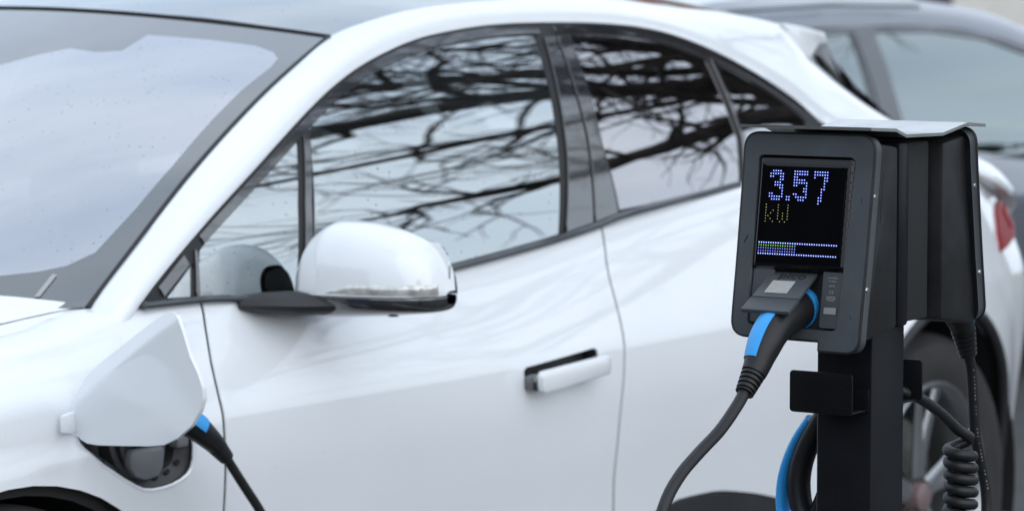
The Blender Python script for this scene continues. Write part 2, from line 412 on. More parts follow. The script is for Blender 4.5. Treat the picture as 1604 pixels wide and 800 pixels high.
# ------------------------------------------------------------------ the setting
g = add('ground', [(-60, -60, 0), (90, -60, 0), (90, 140, 0), (-60, 140, 0), (-700, -700, -.02), (700, -700, -.02), (700, 700, -.02), (-700, 700, -.02)],
        [(0, 1, 2, 3), (4, 5, 1, 0), (5, 6, 2, 1), (6, 7, 3, 2), (7, 4, 0, 3)], 'asphalt', smooth=False); g['kind'] = 'structure'
for y0 in (-.55, 2.35, 5.2):
    o = add('bay_line', *rbox((1.6, y0, .004), (5.2, .10, .004), 0), 'bay_paint', smooth=False); o['kind'] = 'structure'

# ------------------------------------------------------------------ the white electric car
YC = .95
car = thing('electric_car', 'white electric car with its charge flap open on the front wing, nearest the camera', 'car', (1.5, YC, 0))
def arch(c, Rr, a0, a1, n=28): return [(c[0] + Rr * math.cos(R(a0 + (a1 - a0) * k / n)), c[1] + Rr * math.sin(R(a0 + (a1 - a0) * k / n))) for k in range(n + 1)]
def t_of(u, z):
    t = z
    for _ in range(30): t = t + (z - float(M(u, t)[2])) * .8
    return t
DOOR_F = [(.60, .24), (.545, .33), (.52, .45), (.508, .58), (.504, .70), (.502, .83), (.508, .90), (.520, .948), (.533, .990), (.548, 1.028)]      # front door leading edge, bottom to top
DOOR_R = [(1.80, .34), (1.755, .44), (1.734, .505), (1.721, .60), (1.722, .696), (1.731, .77), (1.741, .85), (1.745, .90), (1.750, .947), (1.768, .992), (1.790, 1.040)]
REAR_CUT = [(2.40, .36), (2.47, .46), (2.52, .60), (2.56, .78), (2.575, .92), (2.56, 1.0), (2.52, 1.05)]
BELT = [(.395, 1.021), (.548, 1.019), (.70, 1.008), (.84, 1.002), (1.03, 1.004), (1.287, 1.022), (1.638, 1.052), (1.79, 1.071), (1.868, 1.082), (2.36, 1.117), (2.52, 1.128)]
beltz = herm([b[0] for b in BELT], [b[1] for b in BELT])
def belt_t(u): return t_of(u, float(beltz(u)))
SILL = herm([.4, .6, 1.2, 1.74, 1.90, 2.0, 2.10, 2.25, 2.43, 2.6], [.27, .285, .33, .44, .482, .495, .494, .475, .437, .40])
G2 = .0042
def sh(line, d): return [(a + d, b) for a, b in line]
def clip_line(line, lo, hi):
    tt = np.array([b for _, b in line]); xx = np.array([a for a, _ in line]); f = herm(tt, xx)
    return [(float(f(k)), float(k)) for k in np.linspace(lo, hi, 26)]

PORT = [(.158, .862), (.163, .848), (.170, .837), (.209, .799), (.261, .759), (.290, .740), (.307, .731), (.329, .726), (.351, .725), (.373, .726), (.395, .731), (.409, .738), (.417, .747), (.423, .762), (.425, .785), (.425, .86), (.415, .945), (.395, .965), (.370, .962), (.30, .935), (.22, .905), (.172, .882)]
# fender: arch, rear edge at the front door, pillar foot, bonnet line
f_rear = clip_line(sh(DOOR_F, -G2), .275, belt_t(.545) - .002)
fender_out = arch(FW, RF, 193, -13)                                         # over the wheel, front to back
fender_out = fender_out + f_rear
fender_out += [(.48, belt_t(.48)), (.40, belt_t(.40) + .014), (.375, 1.064), (.335, 1.092), (.30, 1.13), (.24, 1.165), (.16, 1.19), (.05, 1.20), (-.10, 1.20), (-.25, 1.20), (-.42, 1.20), (-.47, 1.0), (-.48, .8), (-.46, .5), (-.44, .30)]
fender = panel('front_wing', M, fender_out[::-1] if False else fender_out, 'white_paint', car, holes=[PORT], sp=.022, lip=.004)
fd_bottom = [(float(x), float(SILL(x))) for x in np.linspace(.60, 1.745, 16)]
POCKET = [(1.386, .792), (1.384, .812), (1.392, .819), (1.628, .831), (1.640, .826), (1.643, .803), (1.634, .797), (1.40, .781), (1.390, .784)]
front_door_out = fd_bottom + clip_line(sh(DOOR_R, -G2), .46, belt_t(1.785) - .002) + [(float(x), belt_t(x) - .002) for x in np.linspace(1.76, .58, 26)] + clip_line(sh(DOOR_F, G2), .30, belt_t(.55) - .002)[::-1]
front_door = panel('front_door', M, front_door_out, 'white_paint', car, holes=[POCKET], sp=.026, lip=.004)
rd_bottom = [(float(x), float(SILL(x))) for x in np.linspace(1.76, 2.425, 16)]
rear_door_out = rd_bottom + clip_line(sh(REAR_CUT, -G2), .45, 1.045) + [(float(x), belt_t(x) - .002) for x in np.linspace(2.49, 1.81, 14)] + clip_line(sh(DOOR_R, G2), .455, belt_t(1.795) - .002)[::-1]
rear_door = panel('rear_door', M, rear_door_out, 'white_paint', car, sp=.026, lip=.004)
UEND = float(UU[-1]); U0 = float(UU[0])
q_out = clip_line(sh(REAR_CUT, G2), .40, 1.04) + [(2.6, 1.04), (2.75, 1.04), (3.0, 1.035), (3.25, 1.03), (3.5, 1.03), (3.72, 1.02), (3.74, .80), (3.73, .60), (3.70, .45), (3.66, .30)]
q_out = q_out[::-1] + arch(RW, RR, 172, -6, 30)
TAIL = [(3.475, .872), (3.50, .915), (3.56, .958), (3.66, .985), (3.85, 1.0), (4.10, 1.0), (4.10, .93), (3.85, .915), (3.68, .893), (3.56, .872)]
quarter = panel('rear_quarter_panel', M, q_out, 'white_paint', car, sp=.026)
tailgate = panel('tailgate', M, [(3.745, .30), (UEND - .002, .30), (UEND - .002, 1.02), (3.727, 1.02), (3.747, .80), (3.737, .60)], 'white_paint', car, sp=.04)
nose = panel('front_bumper', M, [(U0 + .002, .22), (-.446, .22), (-.446, .30), (-.466, .5), (-.486, .8), (-.476, 1.0), (-.426, 1.20), (U0 + .002, 1.20)], 'white_paint', car, sp=.04)
# dark shell just behind the skins (closes the shut lines)
def Min(u, t): P, N = surf(M, np.stack([np.ravel(u), np.ravel(t)], 1)); return (P - N * .02).reshape(*np.shape(u), 3)
shell_out = [(-.44, .18)] + arch(FW, RF - .02, 200, -20)[0:] + [(.42, .17), (2.6, .17)] + arch(RW, RR - .02, 205, -25)[0:] + [(3.55, .18), (3.70, .30), (3.72, 1.0), (2.55, 1.0), (2.36, belt_t(2.36) - .03), (1.79, belt_t(1.79) - .03), (1.0, belt_t(1.0) - .03), (.55, belt_t(.55) - .03), (.36, 1.02), (.10, 1.10), (-.42, 1.10)]
shell_l = panel('body_shell', Min, shell_out, 'body_void', car, holes=[[(a, b) for a, b in PORT], [(1.37, .77), (1.66, .77), (1.66, .84), (1.37, .84)]], sp=.06, lip=0)
# black sill cladding; its rear hump stands in for a dark door reflection
sill_out = [(.46, .15), (2.60, .15), (2.62, .26), (2.60, .36)] + [(float(x), float(SILL(x)) - .004) for x in np.linspace(2.55, .58, 40)] + [(.47, .25)]
sill = panel('sill_cladding', M, sill_out, 'black_cladding', car, sp=.035, off=.004)
# arch liners
def liner(c, Rr, w):
    a = np.linspace(R(-12), R(192), 30)
    P = np.array([[(c[0] + Rr * math.cos(t), y, c[1] + Rr * math.sin(t)) for y in (.026, .10, w)] for t in a])
    b = MB().add(*grid(P)); k = [(c[0], w, c[1])] + [(c[0] + Rr * math.cos(t), w, c[1] + Rr * math.sin(t)) for t in a]
    b.add(k, [(0, i, i + 1) for i in range(1, len(k) - 1)])
    return b
for c, Rr in ((FW, RF - .004), (RW, RR - .004)):
    o = liner(c, Rr, .36).build('wheel_arch_liner', 'body_void', car); mirror_of(o, YC)
lip_r = add('wheel_arch_trim', *tube([M(a, b) + np.array((0, .004, 0)) for a, b in arch(RW, RR - .012, 176, -8, 40)], .014, 8), 'black_cladding', car)

# bonnet
def hood_pt(s, r):
    u = -.80 + 1.14 * r
    te = np.interp(u, [-.9, .05, .16, .24, .30, .335], [1.2, 1.2, 1.19, 1.165, 1.13, 1.095])
    e = M(u, te); q = 4 * s * (1 - s)
    y = e[1] + .003 + s * (2 * (YC - e[1]) - .006)
    x = e[0] - q * .335 * r
    z = e[2] + .030 * (1 - (1 - min(1, q)) ** 3) * (.55 + .45 * r) + .001
    return (x, y, z)
hood = add('bonnet', *grid(np.array([[hood_pt(s, r) for s in np.r_[0, .004, .012, .03, np.linspace(.06, .94, 30), .97, .988, .996, 1]] for r in np.linspace(0, 1, 40)])), 'white_paint', car)
for p in hood.data.polygons: pass
hood.data.flip_normals()

# windscreen
WE = catmull([(0.325, 0.14, 1.019), (0.439, 0.153, 1.096), (0.648, 0.189, 1.221), (0.882, 0.235, 1.333), (1.031, 0.265, 1.392), (1.174, 0.294, 1.443)], 60)
def Wf(s, a):
    s = np.asarray(s, float); a = np.asarray(a, float); i = a * 59
    e = np.stack([np.interp(i, np.arange(60), WE[:, k]) + (np.maximum(i - 59, 0) + np.minimum(i, 0)) * (WE[-1, k] - WE[-2, k]) for k in range(3)], -1)
    q = 4 * s * (1 - s)
    return np.stack([e[..., 0] - q * (.34 * (1 - a) + .15 * a), e[..., 1] + s * (1.9 - 2 * e[..., 1]), e[..., 2] + q * .05 * a], -1)
COAT = [(.140, .074), (.091, .084), (.062, .096), (.043, .112), (.028, .15), (.023, .283), (.022, .417), (.025, .584), (.026, .718), (.023, .826), (.027, .867), (.040, .893), (.069, .913), (.129, .917), (.215, .912), (.217, .834), (.247, .821), (.288, .829), (.317, .794), (.345, .745), (.42, .735)]
COAT = COAT + [(1 - a, b) for a, b in COAT[::-1]]
wf = np.array([(s, a) for s, a in COAT])
frame_out = [(.003, .0)] + [(s, .0) for s in np.linspace(.05, .95, 12)] + [(.997, .0), (.997, .99)] + [(s, .99) for s in np.linspace(.95, .05, 12)] + [(.003, .99)]
screen = panel('windscreen', Wf, frame_out, 'frit', car, holes=[COAT], sp=.025, lip=0, flip=-1, label='dark border of the windscreen')
panel('coated_pane', Wf, COAT, 'coated_screen', screen, sp=.025, lip=0, flip=-1, label='lavender reflecting windscreen glass')
panel('toll_tag', Wf, [(.355, .76), (.362, .834), (.40, .82), (.39, .75)], 'window_frame_white', screen, sp=.02, lip=0, flip=-1, off=-.006)
panel('registration_sticker', Wf, [(.0485, .027), (.0485, .088), (.044, .085), (.044, .027)], 'interior_light', screen, sp=.02, lip=0, flip=-1, off=.002)
add('screen_seal', *tube([Wf(0.0, a) for a in np.linspace(.0, 1, 40)], .005, 6), 'rubber_seal', screen)
add('screen_seal', *tube([Wf(s, 1.0) for s in np.linspace(0, 1, 40)], .004, 6), 'rubber_seal', screen)

# roof pillar and rail band, front foot to rear pillar
DLO = [(.388, 1.021), (.543, 1.117), (.754, 1.224), (.997, 1.336), (1.147, 1.388), (1.243, 1.412), (1.363, 1.436), (1.478, 1.449), (1.638, 1.460), (1.82, 1.462), (2.007, 1.459), (2.176, 1.449), (2.296, 1.433), (2.412, 1.407), (2.527, 1.372), (2.645, 1.329), (2.753, 1.283), (2.826, 1.245), (2.86, 1.220)]
RE = [(0.325, 0.14, 1.019), (0.439, 0.153, 1.096), (0.648, 0.189, 1.221), (0.882, 0.235, 1.333), (1.031, 0.265, 1.392), (1.174, 0.294, 1.443), (1.302, 0.309, 1.467), (1.464, 0.323, 1.489), (1.601, 0.33, 1.499), (1.762, 0.335, 1.507), (1.951, 0.339, 1.511), (2.198, 0.343, 1.507), (2.456, 0.345, 1.489), (2.684, 0.352, 1.473), (2.896, 0.36, 1.452), (2.98, 0.361, 1.438), (3.024, 0.339, 1.389), (3.118, 0.316, 1.321)]
A_ = [tuple(G(*p)) for p in DLO]; A_ = [(.30, .085, .935)] + A_ + [(3.05, .150, 1.165), (3.30, .100, 1.110), (3.56, .100, 1.055), (3.70, .135, 1.02)]
B_c = [(.255, .175, .925)] + RE + [(3.313, .26, 1.212), (3.50, .215, 1.150), (3.68, .175, 1.095), (3.78, .185, 1.03)]
def match(Ac, Bc, ka, kb, n):
    """two curves resampled segment by segment so that their key points stay abreast"""
    Aa = catmull(Ac, 1200); Bb = catmull(Bc, 1200); oa = []; ob = []
    ia = [int(np.argmin(np.linalg.norm(Aa - np.array(Ac[k]), axis=1))) for k in ka]; ib = [int(np.argmin(np.linalg.norm(Bb - np.array(Bc[k]), axis=1))) for k in kb]
    for s in range(len(ka) - 1):
        w = np.linspace(0, 1, n[s], endpoint=s == len(ka) - 2)
        oa.append(Aa[np.clip(np.round(ia[s] + w * (ia[s + 1] - ia[s])).astype(int), 0, 1199)]); ob.append(Bb[np.clip(np.round(ib[s] + w * (ib[s + 1] - ib[s])).astype(int), 0, 1199)])
    return np.concatenate(oa), np.concatenate(ob)
pa, pb = match(A_, B_c, [0, 1, 4, 7, 11, 15, 19, 23], [0, 1, 4, 7, 11, 14, 18, 22], [6, 16, 16, 22, 22, 18, 16])
for arr in (pa, pb):
    for _ in range(3): arr[1:-1] = arr[1:-1] * .5 + (arr[:-2] + arr[2:]) * .25
band = []
for p, q in zip(pa, pb):
    out = unit(np.array((-.25, -.75, .55)))
    row = [p + np.array((0.0, .012, -.004))]
    for s in np.linspace(0, 1, 11): row.append(p + (q - p) * s + out * (.020 * (4 * s * (1 - s)) ** .8) * min(1, np.linalg.norm(q - p) / .09))
    row.append(q + np.array((.006, .012, -.010))); band.append(row)
band = np.array(band)
pillar = add('roof_pillar_band', *grid(band), 'white_paint', car)
# shoulder over the rear wheel up to the side glass
qa = np.array([M(u, 1.025) for u in np.linspace(2.40, 3.74, 40)])
qb_c = [tuple(G(2.36, 1.112)), tuple(G(2.55, 1.137)), tuple(G(2.72, 1.168)), tuple(G(2.84, 1.212)), (2.93, .160, 1.196), (3.05, .148, 1.163), (3.30, .098, 1.108), (3.56, .098, 1.053), (3.70, .133, 1.018)]
qb = catmull(qb_c, 40)
shoulder = add('rear_shoulder', *grid(np.array([[p + (q - p) * s + np.array((0, -.016, .004)) * 4 * s * (1 - s) for s in np.linspace(-.02, 1, 9)] for p, q in zip(qa, qb)])), 'white_paint', car)

# roof
RE_R = catmull(RE[5:16], 60)
def roof_pt(i, s):
    e = RE_R[i]; a = i / 59; q = 4 * s * (1 - s)
    return (e[0] + .010 * (1 - a) - q * .15 * (1 - a) ** 1.5, e[1] + .004 + s * (1.9 - 2 * e[1] - .008), e[2] - .004 + (.05 + .015 * math.sin(a * 3.14)) * (1 - (1 - q) ** 1.6))
roof = add('glass_roof', *grid(np.array([[roof_pt(i, s) for s in np.linspace(0, 1, 30)] for i in range(60)])), 'roof_glass', car)
hl = MB().add(*grid(np.array([[np.array(roof_pt(i, s)) + (0, 0, -.035) for s in np.linspace(.0, 1.0, 10)] for i in range(0, 60, 6)]))).build('headlining', 'interior_dark', car)
# tailgate spoiler with its side fins and the rear window
sp_poly = [(2.965, 1.446), (3.024, 1.388), (3.112, 1.322), (3.162, 1.314), (3.172, 1.405), (3.160, 1.424), (3.06, 1.438)]
spo = MB()
for y0, y1 in ((.352, .42), (1.548, 1.48)):
    spo.add(*prism(sp_poly, lambda a, b, d: (a, d, b), y0, y1, .008))
spo.add(*grid(np.array([[(x, YC + (YC - .40) * k, z + .05 * (1 - k * k)) for k in np.linspace(-1, 1, 16)] for x, z in ((2.95, 1.448), (3.06, 1.438), (3.160, 1.424), (3.172, 1.405), (3.10, 1.385))])))
spoiler = spo.build('tailgate_spoiler', 'white_paint', car)
rw = np.array([[(x - .0 + .02 * (1 - k * k), YC + w * k, z) for k in np.linspace(-1, 1, 14)] for x, z, w in ((3.14, 1.395, .60), (3.26, 1.29, .63), (3.42, 1.18, .68), (3.60, 1.085, .74))])
add('rear_window', *grid(rw), 'privacy_glass', car)
rg = np.array([[(x + .05 * (1 - k * k), YC + w * k, z) for k in np.linspace(-1, 1, 14)] for x, z, w in ((3.59, 1.088, .77), (3.78, 1.035, .765), (3.86, .99, .76), (3.90, .93, .70))])
add('tailgate_top', *grid(rg), 'white_paint', car)
add('rear_window_frame', *prism([(3.12, 1.40), (3.24, 1.29), (3.40, 1.175), (3.36, 1.16), (3.19, 1.28), (3.08, 1.37)], lambda a, b, d: (a + .015, d, b), .335, .39, .003), 'gloss_black', car)
tl = panel('tail_light', M, [(3.475, .872), (3.49, .905), (3.55, .950), (3.63, .985), (3.74, 1.005), (4.05, 1.005), (4.05, .93), (3.80, .925), (3.66, .905), (3.56, .885)], 'lamp_red', car, sp=.03, off=.007, label='dark red wraparound tail light')
mirror_of(tl, YC)
panel('lamp_insert', M, [(3.66, .925), (3.64, .965), (3.72, .985), (3.95, .985), (3.95, .94), (3.76, .93)], 'lamp_red', tl, sp=.03, off=.011)

# glazing and its black frames
glass_top = [(.941, 1.292), (1.030, 1.329), (1.127, 1.361), (1.226, 1.390), (1.324, 1.412), (1.44, 1.430), (1.554, 1.439), (1.688, 1.442), (1.778, 1.442)]
def bz(x): return float(beltz(x)) + .004
W_FRONT = [(.845, bz(.845))] + [(x, bz(x)) for x in np.linspace(.92, 1.60, 10)] + [(1.645, bz(1.645)), (1.70, 1.20), (1.745, 1.33)] + glass_top[::-1]
W_VENT = [(.545, bz(.545)), (.68, bz(.68)), (.810, bz(.81)), (.856, 1.16), (.905, 1.278), (.745, 1.202), (.62, 1.135), (.562, 1.098), (.552, 1.07)]
W_TRI = [(.462, 1.027), (.528, 1.024), (.541, 1.080)]
W_REAR = [(1.868, bz(1.868) + .006), (2.0, bz(2.0)), (2.2, bz(2.2)), (2.385, bz(2.385)), (2.425, 1.212), (2.412, 1.376), (2.389, 1.384), (2.274, 1.412), (2.157, 1.430), (2.035, 1.437), (1.899, 1.438), (1.888, 1.38), (1.862, 1.24)]
W_QTR = [(2.412, bz(2.4) + .006), (2.55, 1.148), (2.68, 1.180), (2.770, 1.222), (2.781, 1.232), (2.698, 1.277), (2.581, 1.329), (2.440, 1.374), (2.452, 1.212)]
SEAL = [(.385, 1.018)] + [(x, float(beltz(x)) - .004) for x in np.linspace(.45, 2.36, 40)] + [(2.55, 1.133), (2.72, 1.166), (2.84, 1.208)] + DLO[::-1][:-1]
seal = panel('window_seal', G, SEAL, 'rubber_seal', car, holes=[W_FRONT, W_VENT, W_TRI, W_REAR, W_QTR], sp=.03, lip=.01, off=-.002)
win_f = panel('front_window', G, W_FRONT, 'side_glass', car, sp=.03, lip=0, off=-.005)
panel('vent_glass', G, W_VENT, 'side_glass', car, sp=.03, lip=0, off=-.005)
panel('corner_glass', G, W_TRI, 'side_glass', car, sp=.03, lip=0, off=-.005)
panel('rear_door_window', G, W_REAR, 'privacy_glass', car, sp=.03, lip=0, off=-.005)
panel('rear_quarter_glass', G, W_QTR, 'privacy_glass', car, sp=.03, lip=0, off=-.005)
for nm, ol, mt in (('front_window', W_FRONT, 'side_glass'), ('rear_door_window', W_REAR, 'privacy_glass')):
    v, f, n = panel_mesh(G, ol, (), .05, 0, -.005); v = v.copy(); v[:, 1] = 1.9 - v[:, 1]; add(nm, v, [q[::-1] for q in f], mt, car)
v, f, n = panel_mesh(G, SEAL, [W_FRONT, W_REAR], .04, 0, -.002); v = v.copy(); v[:, 1] = 1.9 - v[:, 1]; add('window_seal', v, [q[::-1] for q in f], 'rubber_seal', car)
# gloss trim strips on the frames
def inset(curve, d0, d1):
    c = np.array(curve); t = np.gradient(c, axis=0); t /= np.linalg.norm(t, axis=1)[:, None]; nrm = np.stack([t[:, 1], -t[:, 0]], 1)
    return [tuple(p) for p in c + nrm * d0] + [tuple(p) for p in (c + nrm * d1)[::-1]]
dl = catmull(DLO, 90)
fa = [p for p in dl if .432 < p[0] < .535]; fb = [p for p in dl if .545 < p[0] < 1.815]; fc = [p for p in dl if 1.822 < p[0] < 2.80]
tf_a = panel('corner_trim', G, inset(fa, .007, .026), 'gloss_black', car, sp=.012, lip=.004, off=.002)
tf_b = panel('front_frame_trim', G, inset(fb, .006, .0225), 'gloss_black', car, sp=.012, lip=.004, off=.002)
tf_c = panel('rear_frame_trim', G, inset(fc, .006, .0215), 'gloss_black', car, sp=.012, lip=.004, off=.002)
panel('pillar_cover', G, [(1.660, bz(1.66) + .002), (1.757, bz(1.757) + .002), (1.800, 1.24), (1.832, 1.432), (1.796, 1.432), (1.764, 1.335), (1.718, 1.20)], 'gloss_black', car, sp=.02, lip=.004, off=.004)
panel('pillar_cover', G, [(1.767, bz(1.767) + .002), (1.852, bz(1.852) + .002), (1.850, 1.20), (1.872, 1.34), (1.884, 1.431), (1.842, 1.432), (1.811, 1.24)], 'gloss_black', car, sp=.02, lip=.004, off=.004)
panel('window_divider', G, [(.820, bz(.82)), (.838, bz(.838)), (.882, 1.16), (.936, 1.284), (.914, 1.275), (.866, 1.16)], 'gloss_black', car, sp=.012, lip=.004, off=.003)
panel('window_divider', G, [(2.395, bz(2.395)), (2.407, bz(2.407)), (2.447, 1.212), (2.435, 1.372), (2.417, 1.378), (2.431, 1.212)], 'gloss_black', car, sp=.012, lip=.004, off=.003)
panel('corner_divider', G, [(.533, 1.022), (.541, 1.022), (.551, 1.095), (.546, 1.10)], 'gloss_black', car, sp=.012, lip=.004, off=.003)
belt = [G(x, float(beltz(x)) - .001) + np.array((0, -.006, 0)) for x in np.linspace(.392, 2.36, 60)]
add('belt_moulding', *tube(belt, np.array([(.0065, .006)] * 60), 8, up=(0, 0, 1)), 'grey_trim', car)

# door mirror: base on the door, folded-out arm, white cap, black lower shell, indicator strip
mir = MB()
def cap_sec(k):
    """sections from the arm (k=0) to the outer end (k=1)"""
    y = .058 - .262 * k
    f = herm([0, .06, .15, .30, .45, .60, .75, .88, .96, 1.0], [.34, .60, .85, 1.0, .985, .92, .81, .64, .42, .06])(k)
    return y, float(f)
def mirror_shell(z0, top, rows, front=.085):
    P = []
    for k in np.r_[0, .02, .05, np.linspace(.1, .9, 22), .94, .97, .985, 1.0]:
        y, f = cap_sec(k); xc = .800 + .045 * k + .02 * (1 - f)
        row = []
        for a in rows:
            ca, sa = math.cos(a), math.sin(a)
            zz = z0 + (top * f * max(0, sa) ** .82 if sa >= 0 else 0)
            xx = xc - front * (f ** .55) * np.sign(ca) * abs(ca) ** .75 if ca > 0 else xc + .055 * (f ** .55) * abs(ca) ** .6
            row.append((xx, y, zz))
        P.append(row)
    return np.array(P)
MZ = 1.011
cap = add('mirror_cap', *grid(mirror_shell(MZ + .005, .123, np.linspace(0, math.pi * .66, 20))[1:]), 'white_paint', car, label='white door mirror cap')
rear_sh = mirror_shell(MZ + .005, .1215, np.linspace(math.pi * .655, math.pi, 12))
add('mirror_rear_shell', *grid(rear_sh), 'black_cladding', cap)
in_sh = mirror_shell(MZ + .010, .1165, np.linspace(0, math.pi, 26))[0]
add('mirror_inner_end', np.vstack([in_sh, in_sh.mean(0)[None]]), [(i, i + 1, 26) for i in range(25)] + [(25, 0, 26)], 'black_cladding', cap)
low = []
for k in np.r_[0, .02, .05, np.linspace(.1, .9, 20), .94, .97, .985, 1.0]:
    y, f = cap_sec(k); xc = .800 + .045 * k + .02 * (1 - f); row = []
    for a in np.linspace(0, 2 * math.pi, 33)[:-1]:
        ca, sa = math.cos(a), math.sin(a)
        top = .0085; bot = .030 + .012 * (1 - k)
        zz = MZ + (top if sa > 0 else bot) * (abs(sa) ** .6) * (1 if sa > 0 else -1) * (f ** .35)
        fx = .083 if ca > 0 else .054
        row.append((xc - fx * (f ** .55) * np.sign(ca) * abs(ca) ** .8 * (1 - .12 * (sa < 0) * abs(sa)), y, zz))
    low.append(row)
lower = add('mirror_lower_shell', *grid(np.array(low), close_v=True), 'gloss_black', cap)
arm = add('mirror_arm', *tube([(.635, .082, 1.002), (.675, .06, 1.002), (.72, .035, 1.000), (.775, .00, .998), (.81, -.06, 1.002), (.83, -.12, 1.006)], [(.008, .02), (.018, .05), (.021, .062), (.020, .06), (.015, .05), (.008, .03)], 16, up=(0, 0, 1)), 'black_cladding', cap)
ind = []
for k in np.linspace(.36, .985, 26):
    y, f = cap_sec(k); xc = .800 + .045 * k + .02 * (1 - f); h = .013 * min(1, (k - .36) / .16 + .05)
    ind.append([(xc - (.0865 * (f ** .55)) * c_, y - .003 * (k > .9), MZ + .0105 + h * w) for w, c_ in ((-.25, .985), (0, 1.0), (.5, 1.02), (1.0, 1.0), (1.15, .97))])
add('indicator', *grid(np.array(ind)), 'lamp_clear', cap)
add('camera_pod', *lathe([(0, -.009), (.009, -.008), (.013, -.003), (.014, .004)], (.80, -.125, .988), (0, 0, 1), 18), 'gloss_black', cap)
add('mirror_glass', *prism([(y, z) for y, z in rrect(.20, .10, .04, 6, -.10, MZ + .045)], lambda a, b, d: (.858 + d, a, b), 0, .004), 'chrome', cap)

# deployed flush handle in its pocket
pk_l, pk_n = surf(M, POCKET)
v = list(pk_l) + list(pk_l - pk_n * .035); n = len(POCKET)
add('handle_pocket', v, [[i, (i + 1) % n, n + (i + 1) % n, n + i] for i in range(n)] + [[n + i for i in range(n)]], 'socket_black', front_door)
hb = MB().add(*prism([(1.388, .786), (1.384, .815), (1.392, .823), (1.606, .834), (1.618, .832), (1.624, .825), (1.624, .803), (1.618, .796), (1.402, .782)], lambda a, b, d: (a, d, b), -.040, -.026, .004)).build('door_handle', 'white_paint', front_door)
for x0, x1 in ((1.42, 1.46), (1.55, 1.59)):
    add('handle_stem', *rbox(((x0 + x1) / 2, -.012, .808), (x1 - x0, .034, .022), .003), 'socket_black', hb)
bl_, nl_ = surf(M, [(1.372, .80), (1.39, .80)])
add('handle_end', *rbox((1.400, -.010, .800), (.034, .032, .032), .008, 3), 'gloss_black', front_door)

# charge port: tub, socket rings, cover, hinge and the open flap
pp, pn = surf(M, PORT); n = len(PORT)
cen = pp.mean(0)
r1 = pp - pn * .012; r2 = cen + (pp - cen) * .78 - pn * .022; r3 = cen + (pp - cen) * .70 - pn * .062
tub = MB().add(np.concatenate([pp - pn * .002, r1, r2, r3]), [[k * n + i, k * n + (i + 1) % n, (k + 1) * n + (i + 1) % n, (k + 1) * n + i] for k in range(3) for i in range(n)] + [[3 * n + i for i in range(n)]])
tub_o = tub.build('charge_port_tub', 'socket_black', car)
ax = np.array((0, -1, .12))
sk = np.array((.322, .055, .812))
ring = MB()
ring.add(*lathe([(.070, -.005), (.070, .020), (.064, .024), (.056, .020), (.054, .0)], sk, ax, 40)).add(*lathe([(.050, 0), (.050, .026), (.046, .030), (.042, .024), (.040, 0)], sk + np.array((0, 0, -.008)), ax, 40))
ring.build('socket_ring', 'socket_black', tub_o)
for a_, b_ in ((-.022, .012), (0, .016), (.022, .012), (-.013, -.006), (.013, -.006)):
    add('socket_pin', *lathe([(0, .012), (.0045, .011), (.005, 0)], sk + np.array((a_, -.004, .040 + b_)), ax, 12), 'socket_grey', tub_o)
cov = MB().add(*prism([(.285, .800), (.278, .790), (.280, .772), (.292, .756), (.315, .748), (.345, .750), (.360, .762), (.365, .790), (.360, .800)], lambda a, b, d: (a, d, b), .012, .03, .006)).build('socket_cover', 'socket_grey', tub_o, label='grey cover over the lower charging pins')
add('cover_latch', *rbox((.405, .018, .806), (.03, .02, .028), .004), 'socket_grey', tub_o)
for a, b in ((.195, .825), (.228, .797), (.268, .768), (.352, .741), (.378, .746), (.400, .758)):
    q, nq = surf(M, [(a, b)]); add('drain_hole', *lathe([(0, .001), (.005, .001), (.0055, 0)], q[0] - nq[0] * .018, nq[0], 10), 'body_void', tub_o)
edge_p, edge_n = surf(M, PORT)
add('port_edge', *tube(list(edge_p - edge_n * .002) + [edge_p[0] - edge_n[0] * .002], .0035, 6, caps=False), 'white_paint', fender)
# flap: hinged at the front edge of the port and swung out beside it
FL0 = np.array((.13, 0, .9)); FLN = unit((1, -.1, 0)); FLD = unit((-.1, -1, 0))
def Ff(a, b):
    """a: distance out from the hinge, b: height; creases like the body side it closes"""
    a = np.asarray(a, float); b = np.asarray(b, float)
    e = ((b - .928) - (a - .06) * .62) / .05             # upper band, leaning back
    d1 = .018 * (e + np.sqrt(e * e + .006)) / 2
    g2 = ((.955 - b) - a * .34) / .1; d2 = .010 * (g2 + np.sqrt(g2 * g2 + .008)) / 2           # lower front facet, leaning in
    dome = -.012 * (1 - ((a - .14) / .16) ** 2)
    dep = d1 + d2 + dome
    return np.stack([.13 + FLD[0] * a + dep, FLD[1] * a + 0 * b, b], -1)
FL = [(-.014, .862), (-.012, .884), (.002, .912), (.020, .935), (.046, .953), (.10, .985), (.165, 1.025), (.192, 1.0405), (.207, 1.0475), (.219, 1.050), (.230, 1.0475), (.239, 1.040), (.247, 1.024), (.262, .985), (.276, .962), (.285, .940), (.286, .922), (.280, .905), (.262, .880), (.235, .860), (.205, .847), (.17, .842), (.10, .836), (.05, .832), (.024, .832), (.006, .837), (-.006, .846), (-.012, .856)]
flap = panel('charge_flap', Ff, FL, 'white_flap', car, sp=.006, lip=.010, flip=1, label='open white charge flap, body coloured')
v, f, nn = panel_mesh(Ff, [(a, b) for a, b in FL], (), .02, 0, -.010, 1)
add('flap_liner', v, [q[::-1] for q in f], 'socket_black', flap, True)
add('hinge_arm', *prism([(.098, .848), (.098, .876), (.125, .880), (.134, .876), (.134, .850), (.12, .844)], lambda a, b, d: (a + .012, d, b), .002, .012, .003), 'white_flap', flap)

